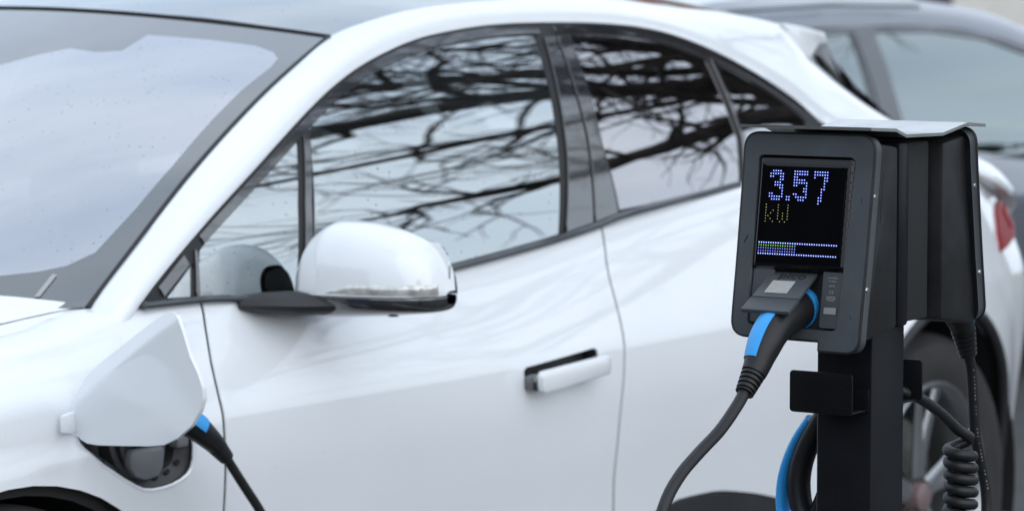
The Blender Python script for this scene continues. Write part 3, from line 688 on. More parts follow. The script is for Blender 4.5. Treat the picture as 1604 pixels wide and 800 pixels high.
# wheels
def wheel(c, yo, parent, sgn=1):
    r = .378
    ty = MB().add(*lathe([(.262, .00), (.285, -.010), (.325, -.014), (.355, -.008), (.372, .012), (r, .035), (r, .195), (.365, .22), (.30, .235), (.262, .225)], (c[0], yo, c[1]), (0, sgn, 0), 72))
    w = ty.build('wheel', 'tyre', parent, label='black tyre on a silver spoked alloy wheel')
    rim = MB().add(*lathe([(.262, .002), (.268, -.003), (.262, -.008), (.250, .002), (.242, .03), (.238, .12), (.232, .20)], (c[0], yo, c[1]), (0, sgn, 0), 64))
    ro = rim.build('rim', 'alloy', w)
    for k in range(5):
        for dlt in (-.17, .17):
            a = 2 * math.pi * k / 5 + .35
            p0 = np.array((c[0] + .05 * math.cos(a), yo + sgn * .035, c[1] + .05 * math.sin(a))); p1 = np.array((c[0] + .150 * math.cos(a + dlt * .75), yo + sgn * .022, c[1] + .150 * math.sin(a + dlt * .75))); p2 = np.array((c[0] + .252 * math.cos(a + dlt), yo + sgn * .006, c[1] + .252 * math.sin(a + dlt)))
            add('spoke', *tube(catmull([p0, p1, p2], 8), np.array([(.010, .020)] * 8) * np.linspace(1.2, .75, 8)[:, None], 8, up=(0, 1, 0)), 'alloy', w)
    add('brake_disc', *lathe([(.06, .09), (.175, .09), (.178, .095), (.178, .118), (.06, .118)], (c[0], yo, c[1]), (0, sgn, 0), 48), 'brake_disc', w)
    add('wheel_well_disc', *lathe([(.0, .15), (.235, .15), (.236, .2)], (c[0], yo, c[1]), (0, sgn, 0), 32), 'alloy_dark', w)
    add('hub_cap', *lathe([(0, .012), (.030, .013), (.034, .016), (.036, .03), (.040, .05)], (c[0], yo, c[1]), (0, sgn, 0), 28), 'red_cap', w, label='reddish wheel centre cap')
    for k in range(5):
        a = 2 * math.pi * k / 5
        add('wheel_bolt', *lathe([(0, .0), (.009, .0), (.010, .02)], (c[0] + .055 * math.cos(a), yo + sgn * .026, c[1] + .055 * math.sin(a)), (0, sgn, 0), 8), 'chrome', w)
    return w
for c in (FW, RW):
    wheel(c, .025, car); wheel(c, 1.875, car, -1)

# cabin
cab = MB().add(*rbox((1.75, YC, .42), (2.9, 1.60, .10), .02)).build('cabin_floor', 'interior_dark', car)
dash = np.array([[(x - .30 * (1 - k * k) + .0, YC + .80 * k, z + (.0 if abs(k) > .2 else .01)) for x, z in ((.42, .93), (.50, .985), (.66, 1.005), (.80, .985), (.86, .90), (.84, .70), (.80, .50))] for k in np.linspace(-1, 1, 24)])
add('dashboard', *grid(dash), 'interior_dark', car)
hood_b = MB().add(*lathe([(0, .16), (.06, .15), (.10, .10), (.115, .04), (.118, 0)], (.80, .46, 0.985), (.35, 0, 1), 28)).build('instrument_hood', 'interior_dark', car)
a_ = np.linspace(0, 2 * math.pi, 49)
sw = np.array([(1.02 + .08 * math.sin(t), .50 + .185 * math.cos(t), .97 + .168 * math.sin(t)) for t in a_[:-1]] + [(1.02, .685, .97)])
stw = add('steering_wheel', *tube(sw, .016, 10, caps=False), 'interior_dark', car)
add('steering_hub', *rbox((1.03, .50, .965), (.05, .16, .11), .02, 3), 'interior_dark', stw)
def seat(x, y, w):
    s = add('seat', *rbox((x + .50, y, .66), (.13, w, .66), .05, 4, Matrix.Rotation(R(14), 3, 'Y')), 'interior_seat', car)
    add('seat_cushion', *rbox((x + .22, y, .50), (.50, w, .16), .05, 4), 'interior_seat', s)
    add('headrest', *rbox((x + .60, y, 1.11), (.10, w * .52, .19), .04, 4, Matrix.Rotation(R(8), 3, 'Y')), 'interior_seat', s)
    for d in (-.06, .06): add('headrest_post', *tube([(x + .58, y + d, .95), (x + .59, y + d, 1.05)], .006, 8), 'chrome', s)
seat(1.12, .52, .50); seat(1.12, 1.38, .50); seat(2.0, .95, 1.30)
v, f, n = panel_mesh(M, [(-.3, .30), (3.6, .30), (3.6, 1.0), (2.4, 1.0), (.5, 1.0), (.2, 1.0), (-.3, 1.0)], (), .08, 0); v = v.copy(); v[:, 1] = 1.9 - v[:, 1]
add('far_body_side', v, [q[::-1] for q in f], 'white_paint', car)
add('far_door_trim', *grid(np.array([[(x, 1.78, z) for z in (.42, .7, 1.0)] for x in np.linspace(.5, 2.5, 8)])), 'interior_dark', car)
add('near_door_trim', *grid(np.array([[(x, .125, z) for z in (.42, .7, .985)] for x in np.linspace(.55, 2.5, 8)])), 'interior_dark', car)
mb2 = band.copy(); mb2[:, :, 1] = 1.9 - mb2[:, :, 1]; v, f = grid(mb2); add('roof_pillar_band', v, [q[::-1] for q in f], 'white_paint', car)
add('cargo_wall', *grid(np.array([[(3.0, y, z) for z in (.4, 1.05)] for y in (.15, 1.75)])), 'interior_dark', car)
add('underbody', *rbox((1.55, YC, .22), (4.4, 1.55, .06), .02), 'body_void', car)

# ------------------------------------------------------------------ charging station: post with two units back to back
PX, PY = .22, -1.335
stn = thing('charging_station', 'black two-sided charging station on a square post in front of the white car', 'charger', (PX, PY, 0))
add('post', *rbox((PX, PY, .62), (.090, .086, 1.30), .004, 3), 'post_coat', stn)
add('base_plate', *rbox((PX, PY, .006), (.22, .22, .012), .003), 'post_coat', stn)
add('back_plate', *rbox((PX, PY, 1.215), (.10, .150, .240), .004), 'body_void', stn)
add('back_plate', *rbox((PX - .035, PY, 1.214), (.03, .166, .246), .006), 'post_coat', stn)
FD = herm([1.06, 1.10, 1.18, 1.253, 1.31, 1.352], [.186, .181, .168, .157, .149, .145])
def charger_unit(sgn, nm, lab):
    """sgn -1: the unit whose face looks forward along the car; +1: the unit behind the post"""
    Fp = lambda w, z: np.stack([PX + sgn * FD(z), PY - sgn * np.asarray(w, float) + 0 * z, np.asarray(z, float)], -1)
    fl = -1
    def fil(P, r, n=6):
        """polygon with every marked corner rounded"""
        o = []
        for i, (p, rr) in enumerate(zip(P, r)):
            p = np.array(p); a = np.array(P[i - 1]); c = np.array(P[(i + 1) % len(P)])
            if rr == 0: o.append(tuple(p)); continue
            d0 = unit(a - p); d1 = unit(c - p); p0 = p + d0 * rr; p1 = p + d1 * rr
            o += [tuple(p0 * (1 - k) ** 2 + p * 2 * k * (1 - k) + p1 * k * k) for k in np.linspace(0, 1, n + 1)]
        return o
    out = fil([(-.0955, 1.069), (-.037, 1.069), (-.037, 1.082), (.0955, 1.083), (.097, 1.349), (-.097, 1.349)], [.020, .002, .002, .022, .022, .022], 8)
    opn = fil([(-.0615, 1.096), (.0725, 1.098), (.0765, 1.3205), (-.0705, 1.3205)], [.008, .006, .010, .010], 6)
    bez = panel(nm, Fp, out, 'charger_front', stn, holes=[opn], sp=.012, lip=.020, flip=fl, label=lab)
    # housing behind the bezel: side profile swept over the width
    ho = MB(); prof = [(z, float(FD(z)) - .016) for z in np.linspace(1.078, 1.340, 12)]
    poly = [(d, z) for z, d in prof] + [(.064, 1.332), (.064, 1.092)]
    ho.add(*prism(poly, lambda a, b, d: (PX + sgn * a, PY + d, b), -.089, .089, .006)); ho.build('housing', 'charger_shell', bez)
    add('bezel_rim', *tube([Fp(np.array(a), np.array(b)) - np.array((sgn * .0015, 0, 0)) for a, b in resample(out, .01)] + [Fp(np.array(out[0][0]), np.array(out[0][1])) - np.array((sgn * .0015, 0, 0))], .0022, 6, caps=False), 'charger_shell', bez)
    def Sc(w, z):
        w = np.asarray(w, float); z = np.asarray(z, float); P = Fp(w, z)
        e = np.minimum(np.minimum(.0745 - w, w + .0685), np.minimum(1.3195 - z, z - 1.170)); e = np.clip(e / .012, 0, 1)
        P = P.copy(); P[..., 0] = P[..., 0] + sgn * (-.0060 + .0075 * np.sqrt(np.maximum(0, 1 - (1 - e) ** 2))); return P
    scr = panel('display', Sc, rrect(.1445, .149, .010, 6, .0030, 1.2450), 'screen_black', bez, sp=.006, lip=.004, flip=fl, label='black display reading 3.57 kW' if sgn < 0 else None)
    add('socket_bay', *rbox((PX + sgn * .135, PY - sgn * .005, 1.132), (.02, .134, .075), .002), 'socket_black', bez)
    Pn = lambda a, b: panel('socket_side_panel', Fp, a, 'charger_front', bez, sp=.01, lip=.006, off=-.003, flip=fl)
    Pn(rrect(.030, .072, .003, 3, .0555, 1.138), 0); Pn(rrect(.029, .076, .004, 3, -.0485, 1.1375), 0)
    for z in (1.15, 1.27):
        add('screw', *lathe([(0, .0022), (.003, .002), (.0042, 0)], (PX + sgn * (float(FD(z)) - .0105), PY - .0955, z), (0, -1, 0), 12), 'screw_steel', bez)
    return bez, Fp, Sc, scr
bez, Fp, Sc, scr = charger_unit(-1, 'charger_unit', 'front charging unit with lit display')
charger_unit(1, 'charger_unit', 'rear charging unit facing away')
# LED digits, unit and progress bar (dot matrix)
def dots(cells, w0, z0, px, rad, off):
    b = MB()
    for c_, r_ in cells:
        w, z = w0 - c_ * px, z0 - r_ * px
        p = Sc(np.array(-w), np.array(z)) if False else Sc(np.array(w), np.array(z)); p = p + np.array((-off, 0, 0))
        a = np.linspace(0, 2 * math.pi, 9)[:-1]
        b.add([p + np.array((0, rad * math.cos(t), rad * math.sin(t))) for t in a], [list(range(8))[::-1]])
    return b
D3 = ["-####-", "######", "##--##", "----##", "--###-", "--####", "----##", "-----#", "##---#", "######", "-####-"]
D5 = ["######", "######", "##----", "#####-", "######", "##---#", "----##", "----##", "##---#", "-#####", "--###-"]
D7 = ["######", "######", "#---##", "----##", "----#-", "----#-", "---##-", "---#--", "---#--", "--##--", "--##--", "--#---"]
def cells(rows, c0, r0=0): return [(c0 + i, r0 + j) for j, r in enumerate(rows) for i, ch in enumerate(r) if ch == '#']
KK = ["#----", "#----", "#--#-", "#-#--", "##---", "#-#--", "#--#-"]
WW = ["#---#", "#---#", "#---#", "#-#-#", "#-#-#", "#-#-#", "-#-#-"]
# display columns run towards the viewer's right, i.e. along -w
num = cells(D3, 0) + [(7, 9), (8, 9), (7, 10), (8, 10)] + cells(D5, 9.7) + cells(D7, 17.8)
PXL = .00372
dots(num, .0535, 1.300, PXL, .00125, .0004).build('digit_glow', 'led_blue', scr, smooth=False)
dots(num, .0535, 1.300, PXL, .00064, .0008).build('digits', 'led_white', scr, smooth=False, label='digits 3.57 in blue-white dots')
dots(cells(KK, 0) + cells(WW, 5), .0570, 1.2555, PXL * .98, .00052, .0006).build('unit_letters', 'led_yellow', scr, smooth=False, label='letters kW in small yellow dots')
row = lambda r, n: [(i, r) for i in range(n)]
dots(row(0, 33) + row(4, 33), .0635, 1.2060, .00362, .00120, .0004).build('bar_glow', 'led_blue', scr, smooth=False)
dots(row(0, 33) + row(4, 33), .0635, 1.2060, .00362, .00072, .0008).build('progress_bar_frame', 'led_white', scr, smooth=False)
dots(row(1, 15), .0635, 1.2060, .00362, .00066, .0008).build('progress_bar_green', 'led_green', scr, smooth=False)
dots(row(2, 16) + row(3, 16) + [(15, 1)], .0635, 1.2060, .00362, .00075, .0008).build('progress_bar_blue', 'led_blue_core', scr, smooth=False)
# socket lid standing out over the plug, with its lettering and a blank silver label
L0, L1, L2 = np.array((.060, 0, 1.1685)), np.array((.008, 0, 1.1385)), np.array((-.019, 0, 1.1245))
def lid_slab(a, b, y0, y1, th):
    n = unit(np.cross(b - a, (0, 1, 0))); n = n if n[2] > 0 else -n
    return prism([(0, y0), (1, y0), (1, y1), (0, y1)], lambda s, y, d: a + (b - a) * s + np.array((0, y, 0)) + n * d, -th, 0, .0012)
lid = MB().add(*lid_slab(L0, L1 + (L0 - L1) * .02, -1.287, -1.357, .005)).build('socket_lid', 'charger_front', bez)
add('lid_grip', *lid_slab(L1, L2, -1.286, -1.358, .006), 'charger_front', lid)
ln = unit(np.cross(L1 - L0, (0, 1, 0))); ln = ln if ln[2] > 0 else -ln; lt = unit(L0 - L1)
def on_lid(v, s, yc, up=.0006): return [L0 + (L1 - L0) * s + lt * p[1] + np.array((0, yc - p[0], 0)) + ln * (p[2] + up) for p in v]
tv, tf = text_mesh('pico', .019); tv[:, 0] *= 1.25
add('lid_lettering', on_lid(tv, .17, -1.325), tf, 'print_dark', lid, False, label='word pico on the socket lid')
add('lid_label', on_lid(np.array([(x, y, 0) for x, y in rrect(.034, .028, .001, 2)]), .60, -1.318), [list(range(12))[::-1]], 'label_silver', lid, False)
# printed data on the right side panel
pr = MB(); y_ = 1.160
for i, (w_, h_) in enumerate(((.017, .0028), (.015, .0022), (.011, .0028), (.0, .0), (.013, .006), (.013, .0012), (.013, .0012), (.011, .0012), (.0, 0), (.014, .0075))):
    pass
def face_text(s, size, w, z):
    v, f = text_mesh(s, size); 
    P = [Fp(np.array(w - p[0]), np.array(z + p[1])) + np.array((-.0 + .0024 - p[2], 0, 0)) for p in v]
    return P, f
for s, size, z in (('smartfox', .0042, 1.1640), ('mobility', .0036, 1.1598), ('pico', .0050, 1.1540), ('CE', .0056, 1.1452)):
    P, f = face_text(s, size, -.0485, z); pr.add(P, f)
for w_, z_ in ((.013, 1.1395), (.015, 1.1372), (.011, 1.1349)):             # lines of print too small to read
    pr.add([Fp(np.array(-.0485 + a * w_ / 2), np.array(z_ + b * .0005)) + np.array((.0023, 0, 0)) for a, b in ((-1, -1), (1, -1), (1, 1), (-1, 1))], [(0, 1, 2, 3)])
pr.build('rating_print', 'print_grey', bez, smooth=False, label='small grey rating print beside the socket')
add('rating_plate', *prism(rrect(.018, .0085, .001, 2, -.0485, 1.1215), lambda a, b, d: Fp(np.array(a), np.array(b)) + np.array((.0024 - d, 0, 0)), 0, .0004), 'print_grey', bez)
for (z0, z1, w) in ((1.300, 1.243, -.0985), (1.238, 1.232, -.0975)): pass
add('scratch', *tube([(PX - .145 + .026, PY - .0965, 1.298), (PX - .145 + .022, PY - .0965, 1.27), (PX - .145 + .017, PY - .0965, 1.235)], .0007, 5), 'print_dark', bez)
for pts, r in (([(-.0825, 1.214), (-.0855, 1.208), (-.087, 1.204)], .0011), ([(.083, 1.268), (.0832, 1.262)], .0006), ([(.080, 1.118), (.082, 1.113)], .0005)):
    add('scuff', *tube([Fp(np.array(-a), np.array(b)) + np.array((-.0001, 0, 0)) for a, b in catmull(pts, 6)], np.array([(.0003, r)] * 6), 6, up=(1, 0, 0)), 'print_dark', bez)
# bent weather roof over both units
prof = [(.060, 1.3605), (.128, 1.3568), (.158, 1.3480), (.262, 1.3465), (.335, 1.3575), (.390, 1.3535)]
th = .0042
rf = MB(); ys = (-1.434, -1.237)
top = np.array([[(x, y, z) for y in ys] for x, z in prof]); bot = top - np.array((0, 0, th))
v = list(top.reshape(-1, 3)) + list(bot.reshape(-1, 3)); n = len(prof); f = []
for i in range(n - 1):
    a = 2 * i; f += [(a, a + 2, a + 3, a + 1), (2 * n + a, 2 * n + a + 1, 2 * n + a + 3, 2 * n + a + 2), (a, 2 * n + a, 2 * n + a + 2, a + 2), (a + 1, a + 3, 2 * n + a + 3, 2 * n + a + 1)]
f += [(0, 1, 2 * n + 1, 2 * n), (2 * n - 2, 4 * n - 2, 4 * n - 1, 2 * n - 1)]
add('weather_roof', v, f, 'steel_roof', stn, False, label='bent steel weather roof over both units')
# cable hooks on both faces of the post
def hook(sgn):
    y0, y1 = PY + .053, PY - .042
    P = MB().add(*prism(rrect(.095, .056, .005, 4, PY + .0055, 1.003), lambda a, b, d: (PX + sgn * (.098 + d), a, b), 0, .003, .0008))
    P.add(*rbox((PX + sgn * .072, PY + .0015, .9765), (.052, .074, .003), .001))
    P.add(*rbox((PX + sgn * .0470, PY + .0055, .990), (.003, .088, .03), .0005))
    return P.build('cable_hook', 'post_coat', stn)
hook(-1); hook(1)

# ------------------------------------------------------------------ cables
def sector(path, rad, a0, a1, up=(0, 0, 1), seg=14, lift=.0012, lo=0, hi=None):
    P = np.asarray(path, float); T = np.gradient(P, axis=0); T /= np.linalg.norm(T, axis=1)[:, None]; rad = np.asarray(rad, float)
    N = unit(np.asarray(up) - T[0] * np.dot(up, T[0])); rows = []
    for i in range(len(P)):
        N = unit(N - T[i] * np.dot(N, T[i])); Bn = np.cross(T[i], N)
        a = np.linspace(R(a0), R(a1), seg); r = rad[i] + lift
        row = [P[i] + N * math.cos(t) * r[0] + Bn * math.sin(t) * r[1] for t in a]
        row = [P[i] + (row[0] - P[i]) * .9] + row + [P[i] + (row[-1] - P[i]) * .9]; rows.append(row)
    rows = np.array(rows)[lo:hi]
    v, f = grid(rows); return v, [q[::-1] for q in f]
def plug(parent, path, n=40, blue=(-18, 84), blue_rng=(.44, .90), up=(0, 0, 1), s=1.0, collar=True):
    """angled type 2 connector: barrel, curved grip with a blue top, ribbed strain relief"""
    P = catmull(path, n); k = np.linspace(0, 1, n)
    ra = herm([0, .10, .25, .45, .70, .90, 1.0], [.027, .027, .026, .023, .022, .0185, .0165])(k) * s
    rb = herm([0, .10, .25, .45, .70, .90, 1.0], [.028, .028, .027, .025, .023, .0185, .0165])(k) * s
    rad = np.stack([ra, rb], 1)
    g_ = add('connector', *tube(P, rad, 24, up=up), 'plug_black', parent, label='black and blue charging connector')
    i0, i1 = int(blue_rng[0] * n), int(blue_rng[1] * n)
    add('grip_inlay', *sector(P, rad, blue[0], blue[1], up, lo=i0, hi=i1), 'blue_plastic', g_)
    if collar:
        add('collar', *tube(P[int(.09 * n):int(.17 * n) + 1], rad[int(.09 * n):int(.17 * n) + 1] + .0016, 24, up=up), 'blue_plastic', g_)
    return g_, P, rad
def boot(parent, P0, P1, r0, r1, ribs=5):
    P0, P1 = np.array(P0), np.array(P1); n = ribs * 6; pts = []; rr = []
    for i in range(n + 1):
        k = i / n; pts.append(P0 + (P1 - P0) * k); base = r0 + (r1 - r0) * k; rr.append(base * (.80 if (i % 6) in (3, 4) else 1.0))
    return add('strain_relief', *tube(pts, np.array(rr), 18), 'plug_black', parent)
CR = .0079
cab1 = thing('charging_cable', 'black charging cable with blue plug linking the charger display side to the car', 'cable', (-.1, -1.1, 0))
pl1, P, rad = plug(cab1, [(.075, -1.330, 1.124), (.045, -1.330, 1.120), (.012, -1.330, 1.110), (-.015, -1.329, 1.094), (-.033, -1.328, 1.074), (-.047, -1.327, 1.053), (-.052, -1.326, 1.046)])
boot(cab1, (-.051, -1.326, 1.047), (-.0735, -1.325, 1.0225), .0165, .0125)
cord = catmull([(-.071, -1.325, 1.026), (-.082, -1.325, 1.0155), (-.099, -1.325, 1.003), (-.134, -1.325, .981), (-.186, -1.325, .958), (-.230, -1.325, .936), (-.262, -1.325, .910), (-.283, -1.325, .875), (-.30, -1.32, .78), (-.30, -1.30, .50), (-.26, -1.26, .20), (-.17, -1.18, .05), (-.02, -1.02, .012), (.22, -.80, .012), (.44, -.55, .012), (.54, -.36, .05), (.555, -.22, .22), (.535, -.135, .48), (.505, -.108, .62), (.468, -.100, .688), (.431, -.100, .730), (.400, -.100, .765), (.380, -.100, .788)], 260)
add('cord', *tube(cord, CR, 14), 'cable_black', cab1)
pl2, P, rad = plug(cab1, [(.262, .030, .872), (.262, -.035, .872), (.268, -.066, .869), (.284, -.088, .860), (.306, -.100, .844), (.330, -.104, .826), (.350, -.103, .812)], blue=(-50, 75), blue_rng=(.30, .78), up=(0, 0, 1))
boot(cab1, (.349, -.103, .8125), (.381, -.100, .787), .0168, .0125)
cab2 = thing('coiled_cable', 'black coiled charging cable with blue handle hanging on the far side of the post', 'cable', (.45, -1.34, 0))
pl3, P, rad = plug(cab2, [(.372, -1.345, 1.124), (.405, -1.345, 1.120), (.438, -1.345, 1.110), (.468, -1.345, 1.096), (.490, -1.345, 1.076), (.503, -1.345, 1.060), (.507, -1.345, 1.052)])
boot(cab2, (.506, -1.345, 1.054), (.522, -1.345, 1.018), .0180, .0130)
coil = []
cx, cy, zt = .466, -1.362, .893
for i in range(0, 24 * 14 + 1):
    a = 2 * math.pi * i / 24; z = zt - .0172 * i / 24
    coil.append((cx + .0175 * math.cos(a + .5) + .004 * math.sin(i * .02), cy + .0175 * math.sin(a + .5), z))
lead = catmull([(.285, -1.250, .950), (.285, -1.262, .985), (.290, -1.292, 1.000), (.300, -1.330, .994), (.318, -1.352, .985), (.344, -1.360, .975), (.402, -1.362, .949), (.455, -1.364, .919), (.488, -1.366, .902), tuple(coil[2]), tuple(coil[5])], 60)
end = catmull([tuple(coil[-2]), (.50, -1.352, .655), (.560, -1.345, .70), (.590, -1.342, .76), (.593, -1.340, .815), (.580, -1.338, .855), (.562, -1.338, .898), (.547, -1.341, .955), (.533, -1.344, 1.000), (.519, -1.345, 1.024)], 60)
add('coil', *tube(coil, .0079, 12, up=(0, 0, 1)), 'cable_black', cab2)
add('cord', *tube(lead, .0079, 12), 'cable_black', cab2)
add('cord', *tube(end, .0079, 12), 'cable_black', cab2)
# printed marks along the straight cord
mk = MB(); e_ = np.array(end)
for k in np.linspace(.50, .93, 34):
    i = int(k * 59); t = unit(e_[min(59, i + 1)] - e_[i - 1]); p = e_[i] + (e_[min(59, i + 1)] - e_[i]) * ((k * 59) % 1)
    o = unit(np.array((-.62, -.78, 0))); o = unit(o - t * np.dot(o, t)); s_ = np.cross(t, o)
    if RNG.random() < .3: continue
    L = .0022 * (.4 + RNG.random() * .9)
    mk.add([p + o * .0081 + s_ * a + t * b for a, b in ((-.0009, -L / 2), (.0009, -L / 2), (.0009, L / 2), (-.0009, L / 2))], [(0, 1, 2, 3)])
mk.build('cord_print', 'print_grey', cab2, smooth=False)
# hanging vehicle connector with an open grip
hx = .285
Hh = lambda y, z, x=hx: np.array((x, y - .004, z))
ho_path = catmull([Hh(-1.232, .958), Hh(-1.216, .938), Hh(-1.198, .912), Hh(-1.183, .880), Hh(-1.1745, .845), Hh(-1.1755, .808), Hh(-1.185, .790)], 30)
hnd = add('connector', *tube(catmull([Hh(-1.244, .958), Hh(-1.232, .938), Hh(-1.214, .905), Hh(-1.203, .875), Hh(-1.200, .848), Hh(-1.206, .815), Hh(-1.22, .795)], 30), np.stack([herm([0, .3, .6, 1], [.012, .015, .016, .015])(np.linspace(0, 1, 30)), np.full(30, .018)], 1), 20, up=(0, 1, 0)), 'plug_black', cab2, label='black and blue connector handle hanging behind the post')
add('grip_inlay', *tube(ho_path[3:], np.array([(.0078, .013)] * 27), 16, up=(0, 1, 0)), 'blue_plastic', hnd)
add('connector_head', *rbox((hx, -1.225, .772), (.052, .085, .060), .012, 3), 'plug_black', hnd)
add('head_band', *rbox((hx, -1.222, .800), (.050, .096, .018), .006, 3), 'blue_plastic', hnd)
add('grip_bridge', *tube(catmull([Hh(-1.222, .800), Hh(-1.238, .83), Hh(-1.250, .87), Hh(-1.246, .92), Hh(-1.238, .955)], 16), .012, 14), 'plug_black', hnd)

# ------------------------------------------------------------------ parked estate behind the white car
nb = thing('estate_car', 'slate grey estate car parked beyond the white car, out of focus', 'car', (7.2, 3.05, 0))
XR, OY, SX, SZ = 9.30, 2.15, 1.05, .83               # it faces the other way: local x runs from its nose back
def T2(P): P = np.asarray(P, float); return np.stack([XR - (SX * P[..., 0] - .45), OY + P[..., 1], SZ * P[..., 2]], -1)
M2 = lambda u, t: T2(M(u, t))
def G3(x, z):
    x = np.asarray(x, float); z = np.asarray(z, float); h = np.maximum(z - .90, -.05)
    return np.stack([XR - x, OY + .09 + .28 * h + .45 * h * np.abs(h) + .05 * np.maximum(0, x - 2.4) ** 2, z], -1)
YC2 = OY + .90
def both(o):
    mirror_of(o, YC2); return o
side_out = [(-.80, .22)] + [(-.45, .22)] + arch(FW, RF, 193, -13) + [(.45, .2), (2.58, .2)] + arch(RW, RR - .03, 190, -10) + [(3.56, .22), (UEND - .05, .25), (UEND - .05, 1.02), (3.6, 1.04), (2.4, 1.04), (1.0, 1.05), (.4, 1.06), (.2, 1.18), (-.3, 1.20), (-.80, 1.20), (U0 + .05, 1.15), (U0 + .05, .25)]
both(panel('body_side', M2, side_out, 'slate_paint', nb, sp=.06, flip=-1))
D2 = [(-.05, .86), (.30, 1.08), (.70, 1.235), (1.10, 1.325), (1.5, 1.36), (2.1, 1.365), (2.8, 1.345), (3.2, 1.27), (3.40, 1.10), (3.42, .95)]
E2 = [(-.35, .90), (.20, 1.17), (.70, 1.365), (1.05, 1.425), (1.55, 1.460), (2.2, 1.470), (3.0, 1.450), (3.4, 1.36), (3.65, 1.10), (3.72, .93)]
wa = [(.15, .87), (1.0, .87), (2.10, .87), (2.06, 1.1), (1.98, 1.345), (1.5, 1.34), (1.1, 1.305), (.70, 1.215), (.35, 1.04)]
wb = [(2.30, .87), (2.92, .88), (2.97, 1.1), (2.9, 1.32), (2.16, 1.345), (2.25, 1.1)]
wc = [(3.02, .90), (3.33, .95), (3.32, 1.10), (3.16, 1.25), (2.98, 1.31), (3.04, 1.1)]
fr = both(panel('window_frame', G3, [(-.06, .83), (3.42, .84)] + D2[::-1], 'grey_trim', nb, holes=[wa, wb, wc], sp=.05, flip=-1))
for w_ in (wa, wb, wc): both(panel('side_window', G3, w_, 'far_glass', nb, sp=.06, lip=0, off=-.006, flip=-1))
both(panel('pillar_trim', G3, [(2.19, .87), (2.28, .87), (2.145, 1.345), (2.06, 1.345)], 'grey_trim', nb, sp=.03, lip=.003, off=.004, flip=-1))
ra_ = catmull([tuple(G3(*p)) for p in D2], 60); rb_ = catmull([tuple(G3(*p) + np.array((0, .045, 0))) for p in E2], 60)
both(add('roof_side', *grid(np.array([[p + (q - p) * s + np.array((0, -.015, .012)) * 4 * s * (1 - s) for s in np.linspace(0, 1, 7)] for p, q in zip(ra_, rb_)])), 'slate_paint', nb))
rr_ = rb_[15:50]
add('roof', *grid(np.array([[(p[0], p[1] + s * 2 * (YC2 - p[1]), p[2] + .035 * 4 * s * (1 - s)) for s in np.linspace(0, 1, 14)] for p in rr_])), 'roof_sky_sheen', nb)
_rx = np.linspace(1.5, 3.25, 24)
rail = [G3(x, z) + np.array((0, .030, .03)) for x, z in zip(_rx, np.interp(_rx, [p[0] for p in E2], [p[1] for p in E2]) - .055)]
both(add('roof_rail', *tube(rail, np.array([(.016, .011)] * 24), 10), 'rail_silver', nb))
def across(Pl, n=12, bow=(-.12, 0, .02)):
    return grid(np.array([[(p[0] + bow[0] * 4 * s * (1 - s), p[1] + s * 2 * (YC2 - p[1]), p[2] + bow[2] * 4 * s * (1 - s)) for s in np.linspace(0, 1, n)] for p in Pl]))
add('windscreen', *across(rb_[0:16], bow=(.12, 0, .02)), 'frit', nb)
add('rear_window', *across(rb_[49:60], bow=(-.08, 0, 0)), 'frit', nb)
add('bonnet', *across([T2(M(u, 1.2)) for u in np.linspace(-.85, .25, 16)], bow=(.1, 0, .05)), 'slate_paint', nb)
for c in (FW, RW):
    for yo, sg in ((OY + .03, 1), (2 * YC2 - OY - .03, -1)):
        xw = XR - (SX * c[0] - .45); w = wheel((xw, .33), yo, nb, sg)
        w.scale = (.87, 1, .87); w.location = (xw - 7.2 - (xw - 7.2) * .87, 0, .33 - .33 * .87)
both(panel('tail_light', M2, [(3.60, .86), (3.62, .98), (4.0, 1.0), (4.0, .88)], 'lamp_red', nb, sp=.05, off=.006, flip=-1))
for y in (2.75, 3.4):
    s_ = add('seat', *rbox((XR - 2.05, y, .68), (.12, .48, .6), .05, 3, Matrix.Rotation(R(-14), 3, 'Y')), 'interior_seat', nb); add('headrest', *rbox((XR - 2.16, y, 1.06), (.09, .25, .17), .03, 3), 'interior_seat', s_)
add('rear_seat', *rbox((XR - 3.0, YC2, .70), (.14, 1.25, .55), .05, 3), 'interior_seat', nb)
add('cabin_floor', *rbox((XR - 1.9, YC2, .36), (2.9, 1.5, .06), .01), 'interior_dark', nb)

